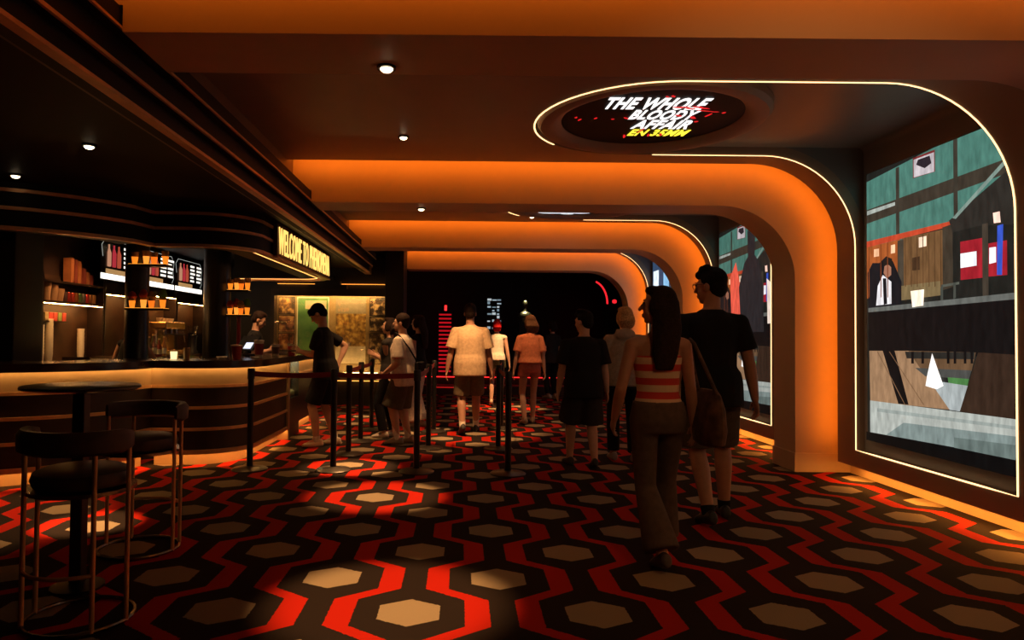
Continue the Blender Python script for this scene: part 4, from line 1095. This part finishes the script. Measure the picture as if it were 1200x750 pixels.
# coffee machine
cm = thing('coffee_machine', 'brass coffee machine glowing under the shelf light', 'coffee machine', (-4.45, 10.35, 1.0))
BRASS = mat('brass', (.65, .36, .12), .25, metal=.9)
MB().bx(-.18, .12, -.33, .33, .0, .08).build('drip_base', BRASS, cm, bevel=.01)
MB().bx(-.20, -.02, -.33, .33, .08, .42).build('boiler_body', BRASS, cm, bevel=.03)
MB().bx(-.20, .14, -.34, .34, .40, .50).build('top_tray', BRASS, cm, bevel=.015)
for y in (-.2, 0, .2):
    g = MB().cyl((.05, y, .40), (.05, y, .31), .032).build('group_head', M_CHROME, cm, smooth=True)
    MB().cyl((.07, y, .325), (.20, y, .31), .010).build('handle', M_BLACK, g)
for y in (-.3, .3): MB().tube([(.0, y, .38), (.12, y, .36), (.15, y, .2)], .007).build('steam_wand', M_CHROME, cm)
for i in range(5):
    lathe_thing('coffee_cup', [(.018, 0), (.022, .005), (.036, .06), (.038, .06), (.03, .03), (.01, .01)], (-4.48, 10.13 + i * .11, 1.5), M_WHITE, '%s cup from the left on top of the coffee machine' % ordw[i], 'cup', 'cups on the coffee machine')
gr = thing('coffee_grinder', 'dark coffee grinder with clear hopper right of the coffee machine', 'grinder', (-4.45, 11.35, 1.0))
MB().lathe([(.02, 0), (.085, 0), (.085, .03), (.06, .06), (.06, .26), (.075, .30), (.02, .30)]).build('motor_body', M_BLACK, gr, smooth=True)
MB().lathe([(.04, .30), (.09, .46), (.085, .46), (.035, .30)]).build('hopper', M_GLASS, gr, smooth=True)
tag(MB().bx(-.15, .15, -.2, .2, 0, .34).bx(.15, .155, -.17, .17, .05, .30).build('dark_oven', M_BLKMETAL, loc=(-4.5, 11.85, 1.0), bevel=.01), 'small dark oven at the right end of the back bar', 'oven')
# menu boards
def menu(label, y0, y1, seed):
    random.seed(seed)
    t = thing('menu_board', label, 'menu screen', (-4.62, y0, 2.02), group='menu screens above the back bar')
    w, h = y1 - y0, .56
    MB().bx(-.04, 0, 0, w, 0, h).build('screen_body', mat('panel_black', (.004, .004, .004), .2), t)
    MB().bx(0, .003, .01, w - .01, .01, .085).build('white_footer', glow('menu_white', (1, .93, .82), 1.6), t)
    MB().bx(-.16, -.04, w / 2 - .05, w / 2 + .05, .2, .36).build('bracket', M_BLKMETAL, t)
    tx = MB()
    for r in range(5):
        y = w * .54
        for c in range(2):
            ln = random.uniform(.10, .17) * w * 1.2
            tx.bx(.0, .003, y, y + ln, .44 - r * .062, .472 - r * .062); y += w * .24
    o = tx.build('menu_text', glow('menu_text', (.95, .9, .8), 1.2), t); o['kind'] = 'stuff'
    for i in range(3):
        y = w * (.18 + .115 * i)
        MB().lathe([(.03, .18), (.034, .20), (.034, .36), (.014, .42), (.014, .47), (.004, .47)], (0.0, y, 0), 8).build('drink_picture', glow('menu_pic_%d' % i, ((.6, .10, .05), (.75, .35, .2), (.6, .04, .06))[(i + seed) % 3], .6), t)
    MB().bx(0, .003, w * .12, w * .62, .09, .15).build('food_picture', glow('menu_food', (.75, .42, .16), .5), t)
    fr = MB().tube([(0, w * .05, .3), (0, w * .02, .45), (0, w * .1, .53), (0, w * .9, .53), (0, w * .98, .42), (0, w * .95, .3), (0, w * .98, .18), (0, w * .92, .11)], .004, 6).build('line_art', glow('menu_line', (.7, .75, .7), .5), t)
menu('menu screen left of the black pillar', 8.72, 9.84, 1)
menu('menu screen right of the black pillar', 9.88, 10.97, 2)
menu('rightmost menu screen above the back bar', 11.0, 12.15, 3)
random.seed(11)
# columns on the bar with lit shelves of glasses
def bar_column(label, x, y, r):
    return tag(MB().cyl((0, 0, 0), (0, 0, 2.62), r, n=28).build('bar_column', mat('column_black', (.006, .005, .005), .35), loc=(x, y, 0), smooth=True), label, 'column', 'black columns inside the bar')
bar_column('black round column standing between the menu screens', -3.62, 7.62, .125)
bar_column('black round column behind the till', -3.20, 8.95, .17)
AMBER = [glow('amber_%d' % i, c, 1.0) for i, c in enumerate(((1, .24, .015), (1, .33, .04), (1, .17, .01)))]
def lit_shelf(label, x, y, z, w, names, kind):
    t = thing('lit_shelf', label, 'shelf', (x, y, z), group='amber lit shelves on the bar columns')
    MB().bx(0, w, -.09, .09, -.02, 0).build('shelf_plate', M_BLKMETAL, t)
    MB().bx(.01, w - .01, -.08, .08, -.001, .004).build('light_plate', glow('amber_plate', (1, .36, .04), 1.4), t)
    for i in range(4):
        xx = x + w * (i + .5) / 4
        g = thing('lit_glass', '%s glass from the left on %s' % (ordw[i], names), 'glass', (xx, y + .02 * ((i % 2) * 2 - 1), z + .004), group='glasses on ' + names)
        hh = .13 + .02 * (i % 2)
        MB().lathe([(.016, 0), (.024, .006), (.034, hh * .6), (.030, hh * .6), (.020, .01)], n=14).build('liquor', AMBER[i % 3], g, smooth=True)
        MB().lathe([(.037, hh * .6), (.041, hh), (.039, hh), (.035, hh * .6)], n=14).build('rim', mat('tinted_glass', (.6, .35, .15), .1, trans=.6, noise=0), g, smooth=True)
        if kind: MB().lathe([(.005, hh * .6), (.035, hh * .7), (.048, hh * .95), (.03, hh * 1.3), (.005, hh * 1.4)], n=12).build('garnish', mat('garnish_%d' % i, ((.30, .02, .02), (.35, .03, .02), (.30, .12, .02), (.10, .22, .03))[i], .6), g, smooth=True)
lit_shelf('upper amber lit shelf on the column between the menu screens', -3.60, 7.42, 2.075, .42, 'the upper shelf of the column between the menu screens', 0)
lit_shelf('lower amber lit shelf on the column between the menu screens', -3.62, 7.42, 1.60, .42, 'the lower shelf of the column between the menu screens', 1)
lit_shelf('upper amber lit shelf on the column behind the till', -3.02, 8.84, 1.90, .28, 'the upper shelf of the column behind the till', 0)
lit_shelf('lower amber lit shelf on the column behind the till', -3.02, 8.84, 1.58, .28, 'the lower shelf of the column behind the till', 1)
tag(MB().cyl((0, 0, 0), (0, 0, .55), .026, n=14).lathe([(.03, .0), (.06, 0), (.06, .02), (.03, .03)]).build('red_pole', mat('pole_red', (.35, .015, .02), .3), loc=(-2.88, 8.86, 1.02), smooth=True), 'red pole rising below the lit shelf behind the till', 'pole')  # plain red, the pole's own colour
# things on the worktop
def paper_cup(label, x, y, h, r, m, band, straw=True):
    t = thing('drink_cup', label, 'cup', (x, y, 1.06), group='drink cups on the worktop')
    MB().lathe([(r * .72, 0), (r, h), (r * .95, h), (r * .68, .005)], n=20).build('cup_body', m, t, smooth=True)
    MB().lathe([(r * 1.04, h), (r * 1.06, h + .012), (r * .5, h + .016), (.003, h + .016)], n=20).build('lid', M_WHITE, t, smooth=True)
    if band: MB().lathe([(r * .80 + .001, h * .18), (r * .96 + .001, h * .85), (r * .96 - .002, h * .85), (r * .80 - .002, h * .18)], n=20).build('print_band', band, t, smooth=True)
paper_cup('wide red cup on the worktop at the corner of the bar', -2.43, 7.42, .14, .058, mat('red_cup', (.38, .03, .02), .35), None)
paper_cup('tall paper cup with red bottle print near the till', -2.33, 7.9, .19, .055, PAPER, mat('cup_print', (.35, .04, .03), .5))
paper_cup('paper cup on the worktop beside the man in black', -2.36, 8.72, .13, .052, PAPER, mat('cup_print2', (.16, .08, .05), .5))
lathe_thing('candle_cup', [(.03, 0), (.036, .08), (.030, .08), (.02, .01)], (-3.02, 7.2, 1.06), glow('candle_cup', (1, .72, .35), 1.4), 'small glowing white cup on the worktop before the column', 'cup')
lathe_thing('amber_tumbler', [(.03, 0), (.035, .12), (.031, .12), (.024, .01)], (-2.90, 7.24, 1.06), mat('amber_tumbler', (.55, .28, .08), .2), 'amber tumbler right of the small glowing cup', 'glass')
for i, (x, y, r, l) in enumerate(((-2.62, 7.5, .06, 'small pale dish beside the wide red cup'), (-2.30, 7.62, .05, 'flat pale dish behind the wide red cup'))):
    lathe_thing('small_dish', [(r * .6, 0), (r, .02), (r * .94, .022), (r * .55, .006)], (x, y, 1.06), M_WHITE, l, 'dish')
ps = thing('till_terminal', 'till with a small bright screen in front of the cashier', 'till', (-2.60, 8.35, 1.06), math.radians(-35))
MB().box((0, 0, .015), (.2, .22, .03)).build('till_base', M_BLACK, ps, bevel=.005)
MB().tube([(0, 0, .02), (0, .02, .12), (0, .0, .16)], .018).build('stand', M_BLACK, ps)
sc_ = MB().add([(-.16, -.06, .08), (.16, -.06, .08), (.16, .06, .25), (-.16, .06, .25), (-.16, -.04, .07), (.16, -.04, .07), (.16, .08, .24), (-.16, .08, .24)], [(0, 1, 2, 3), (7, 6, 5, 4), (0, 4, 5, 1), (1, 5, 6, 2), (2, 6, 7, 3), (3, 7, 4, 0)]).build('screen_housing', M_BLACK, ps)
MB().add([(-.02, -.053, .092), (.12, -.053, .092), (.12, .0, .167), (-.02, .0, .167)], [(0, 1, 2, 3)]).build('screen', glow('till_screen', (.8, .85, 1), 1.0), ps, loc=(0, -.004, .003))
for i, (x, y, l) in enumerate(((-2.42, 9.3, 'nearer white saucer stack on the worktop beyond the paper cup'), (-2.36, 9.52, 'farther white saucer stack on the worktop beyond the paper cup'))):
    t = thing('saucer_stack', l, 'saucers', (x, y, 1.06))
    for k in range(3): MB().lathe([(.03, .012 * k), (.06, .012 * k + .012), (.056, .012 * k + .015), (.02, .012 * k + .005)]).build('saucer', M_WHITE, t, smooth=True)
pb = thing('popcorn_box', 'small red popcorn box on the worktop by the man in black', 'box', (-2.22, 8.98, 1.06), .3)
MB().add([(-.04, -.04, 0), (.04, -.04, 0), (.04, .04, 0), (-.04, .04, 0), (-.055, -.055, .12), (.055, -.055, .12), (.055, .055, .12), (-.055, .055, .12)], [(3, 2, 1, 0), (4, 5, 6, 7), (0, 1, 5, 4), (1, 2, 6, 5), (2, 3, 7, 6), (3, 0, 4, 7)]).build('carton', M_RED, pb)
for i in range(9):
    q = ell((random.uniform(-.04, .04), random.uniform(-.04, .04), .125 + random.uniform(-.005, .02)), (.016, .015, .014)); MB().add(q.v, q.f).build('popcorn', PAPER, pb, smooth=True)
ph = tag(MB().box((0, 0, 0), (.16, .08, .012)).build('phone', M_BLACK, loc=(-2.07, 8.24, 1.135), bevel=.004), 'dark phone in the hand of the man at the bar', 'phone')

# ------------------------------------------------------------------ poster case at the end of the bar
struct(MB().bx(-4.8, -1.40, 13.05, 13.15, 0, 2.62).build('wall_poster', M_BLACK), 'black wall carrying the poster case')
pc = thing('poster_case', 'wide lit glass case of framed film stills behind the queue', 'display case', (-2.46, 12.98, .62))
W2 = 1.04
MB().bx(-W2, W2, .02, .06, 0, 1.50).build('back_board', mat('case_back', (.30, .20, .09), .5), pc)
MB().bx(-W2 - .07, -W2, -.20, .06, -.07, 1.57).bx(W2, W2 + .07, -.20, .06, -.07, 1.57).bx(-W2, W2, -.20, .06, -.07, 0).bx(-W2, W2, -.20, .06, 1.50, 1.57).bx(-W2, W2, -.20, -.188, 1.44, 1.50).build('case_frame', M_DARKWOOD, pc)
MB().bx(-W2, W2, -.186, -.182, 0, 1.5).build('glass_pane', mat('case_glass', (1, 1, 1), .03, trans=1, noise=0), pc)
MB().bx(-W2 + .02, W2 - .02, -.17, -.15, 1.475, 1.49).build('case_light', glow('case_strip', (1, .58, .18), 110.0), pc)
MB().bx(-W2 + .02, W2 - .02, -.17, -.15, .003, .01).build('case_light', glow('case_strip2', (1, .58, .18), 40.0), pc)
MB().bx(-.42, .30, -.12, .05, 1.57, 1.66).bx(-.30, .18, -.12, .05, 1.66, 1.74).bx(-.14, .02, -.12, .05, 1.74, 1.82).build('crest', M_BLACK, pc)
def still_mat(i, cs, sc=9):
    m = bpy.data.materials.new('still_%d' % i); m.use_nodes = True; nt = m.node_tree; b = nt.nodes['Principled BSDF']; b.inputs['Roughness'].default_value = .4
    tc = nt.nodes.new('ShaderNodeTexCoord'); nz = nt.nodes.new('ShaderNodeTexNoise'); nz.inputs['Scale'].default_value = sc; nz.inputs['Detail'].default_value = 5
    mp = nt.nodes.new('ShaderNodeMapping'); mp.inputs['Location'].default_value = (i * 3.7, 0, i)
    nt.links.new(tc.outputs['Object'], mp.inputs[0]); nt.links.new(mp.outputs[0], nz.inputs['Vector'])
    r = nt.nodes.new('ShaderNodeValToRGB'); e = r.color_ramp.elements
    e[0].position = .36; e[1].position = .64; e[0].color = (*cs[0], 1); e[1].color = (*cs[1], 1); x = e.new(.5); x.color = (*cs[2], 1)
    nt.links.new(nz.outputs['Fac'], r.inputs['Fac']); nt.links.new(r.outputs['Color'], b.inputs['Base Color'])
    return m
def framed(nm, x0, x1, z0, z1, m, fm=None, fw=.012):
    f = MB().bx(x0, x1, .004, .02, z0, z1).build(nm, fm or M_BLACK, pc)
    MB().bx(x0 + fw, x1 - fw, .0, .006, z0 + fw, z1 - fw).build('picture', m, f)
    return f
DKC = [((.02, .012, .006), (.55, .36, .14), (.12, .05, .02)), ((.03, .015, .01), (.45, .26, .10), (.20, .07, .03)), ((.02, .01, .006), (.50, .28, .10), (.16, .05, .02)), ((.05, .03, .02), (.5, .42, .25), (.2, .14, .06))]
for i in range(4): framed('film_still', -1.01, -.70, 1.10 - .345 * i, 1.43 - .345 * i, still_mat(i, DKC[i]))
f = framed('poster', -.66, -.05, .20, 1.43, still_mat(10, ((.03, .10, .03), (.10, .20, .06), (.06, .15, .05)), 3), M_WHITE, .02)
MB().bx(-.50, -.10, -.004, .001, 1.20, 1.36).build('poster_header', mat('poster_cream', (.6, .5, .35), .6), f)
f = framed('poster', .07, .67, .16, 1.43, still_mat(11, ((.12, .06, .02), (.55, .36, .10), (.30, .16, .04)), 12), mat('poster_frame', (.25, .18, .08), .4), .015)
MB().bx(.085, .655, -.006, -.001, .175, .50).build('poster_footer', mat('poster_cream', (.6, .5, .35), .6), f)
MB().bx(.085, .655, -.006, -.001, 1.12, 1.41).build('poster_header', mat('poster_grey', (.22, .18, .12), .6), f)
for i in range(3): framed('film_still', .72, 1.02, [1.08, .78, .16][i], [1.43, 1.06, .75][i], still_mat(20 + i, ((.01, .006, .004), (.45, .32, .16), (.05, .025, .015))))
cv = tag(MB().bx(-3.5, -1.45, 12.99, 13.045, 2.30, 2.305).build('cove_strip', glow('poster_cove', (1, .30, .04), 2.5)), 'orange light strip above the poster case', 'light strip')
cv2 = tag(MB().bx(-3.45, -1.5, 12.96, 13.045, .46, .465).build('cove_strip', glow('poster_cove2', (1, .36, .06), 3.0)), 'orange light strip below the poster case', 'light strip')

# ------------------------------------------------------------------ lobby at the end
M_REDLED = glow('red_led', (1, .02, .02), 2.6)
pf = MB().bx(-3.2, 3.3, 16.2, 18.6, 0, .40).bx(-3.2, 3.3, 15.6, 16.2, 0, .20).build('trim_6', mat('step_dark', (.05, .012, .010), .5))
struct(pf, 'dark steps across the end of the lobby edged in red light')
MB().bx(-1.1, 2.6, 16.175, 16.195, .36, .375).build('red_light_line', M_REDLED, pf)
MB().bx(-.6, .6, 15.575, 15.595, .16, .168).build('red_light_line', glow('red_led_dim', (1, .02, .02), .9), pf)
rk = thing('red_slat_rack', 'tall rack of glowing red slats left of the man in the cream shirt', 'rack', (-.38, 16.6, .40))
MB().bx(-.17, -.15, -.05, .05, 0, 1.55).bx(.15, .17, -.05, .05, 0, 1.55).build('rack_side', M_BLACK, rk)
for i in range(15): MB().bx(-.15, .15, -.02, .02, .06 + i * .098, .10 + i * .098).build('slat', glow('red_slat', (.9, .01, .02), .45), rk)
MB().bx(-.02, .04, -.02, .02, 1.55, 1.68).build('red_lamp', glow('red_slat_lamp', (1, .03, .03), 1.5), rk)
wp = thing('blue_light_panel', 'narrow panel of pale blue light above the woman with red hair', 'light panel', (.84, 17.0, .40))
MB().bx(-.20, .20, .0, .04, 0, 1.95).build('panel_board', M_BLACK, wp)
for i in range(9):
    for j in range(3):
        if random.random() < .8: MB().bx(-.18 + .12 * j, -.18 + .12 * j + random.uniform(.05, .11), -.004, .0, 1.12 + .088 * i, 1.12 + .088 * i + random.uniform(.02, .07)).build('light_tile', glow('blue_tile_%d' % ((i + j) % 3), ((.55, .7, .8), (.3, .42, .5), (.8, .9, .95))[(i + j) % 3], .5), wp)
st = thing('statuette', 'small dark bust lit from above on a tall pedestal', 'statue', (1.60, 17.0, .40))
MB().box((0, 0, .65), (.34, .34, 1.30)).build('pedestal', M_BLACK, st)
stm = mat('statue_metal', (.20, .18, .10), .3, metal=.8)
blob('bust', [ell((0, 0, 1.76), (.065, .075, .095)), cap((0, 0, 1.55), (0, 0, 1.68), .05, .04), ell((0, 0, 1.46), (.17, .10, .11)), cap((0, 0, 1.30), (0, 0, 1.40), .08, .07)], .012, stm, st, 2)
downlight((1.60, 16.75, 2.95), (1.60, 17.0, 1.7), 'tiny downlight above the pale bust at the end of the lobby', .8, 14, col=(1, .9, .6), disc=4)
struct(MB().bx(1.0, 2.2, 16.6, 17.2, 2.95, 3.42).build('ceiling_drop', M_BLACK), 'black ceiling drop above the bust')
na = thing('neon_arch', 'curved red neon tube beside the last arch', 'neon light', (3.0, 16.4, .40))
MB().tube([V((.52, 0, 0)), V((.52, 0, 1.7))] + [V((.52 - .40 + .40 * math.cos(a * PI / 20), 0, 1.75 + .55 * math.sin(a * PI / 20))) for a in range(0, 9)], .022, 8).build('neon_tube', glow('neon_red', (1, .02, .03), 1.0), na, smooth=True)
MB().box((.52, .0, .02), (.2, .2, .04)).build('foot', M_BLACK, na)
tag(MB().lathe([(.005, -.05), (.05, -.03), (.05, .03), (.005, .05)], (0, 0, 0)).build('red_lantern', glow('neon_red', (1, .02, .03), 1.0), loc=(3.6, 16.0, 2.18)), 'small round red lamp right of the neon tube', 'lamp')
tag(MB().bx(3.4, 3.9, 16.0, 16.3, 0, 2.12).build('dark_cabinet', M_BLACK), 'dark cabinet below the small red lamp', 'cabinet')
person('distant person in dark clothes standing before the lobby steps', (2.0, 14.9), 30, 1.68, 'f', 0, hair=('bob', H_DKB), top=('tshirt', DKGREY), bottom=('straight', BLK), vox=.012)
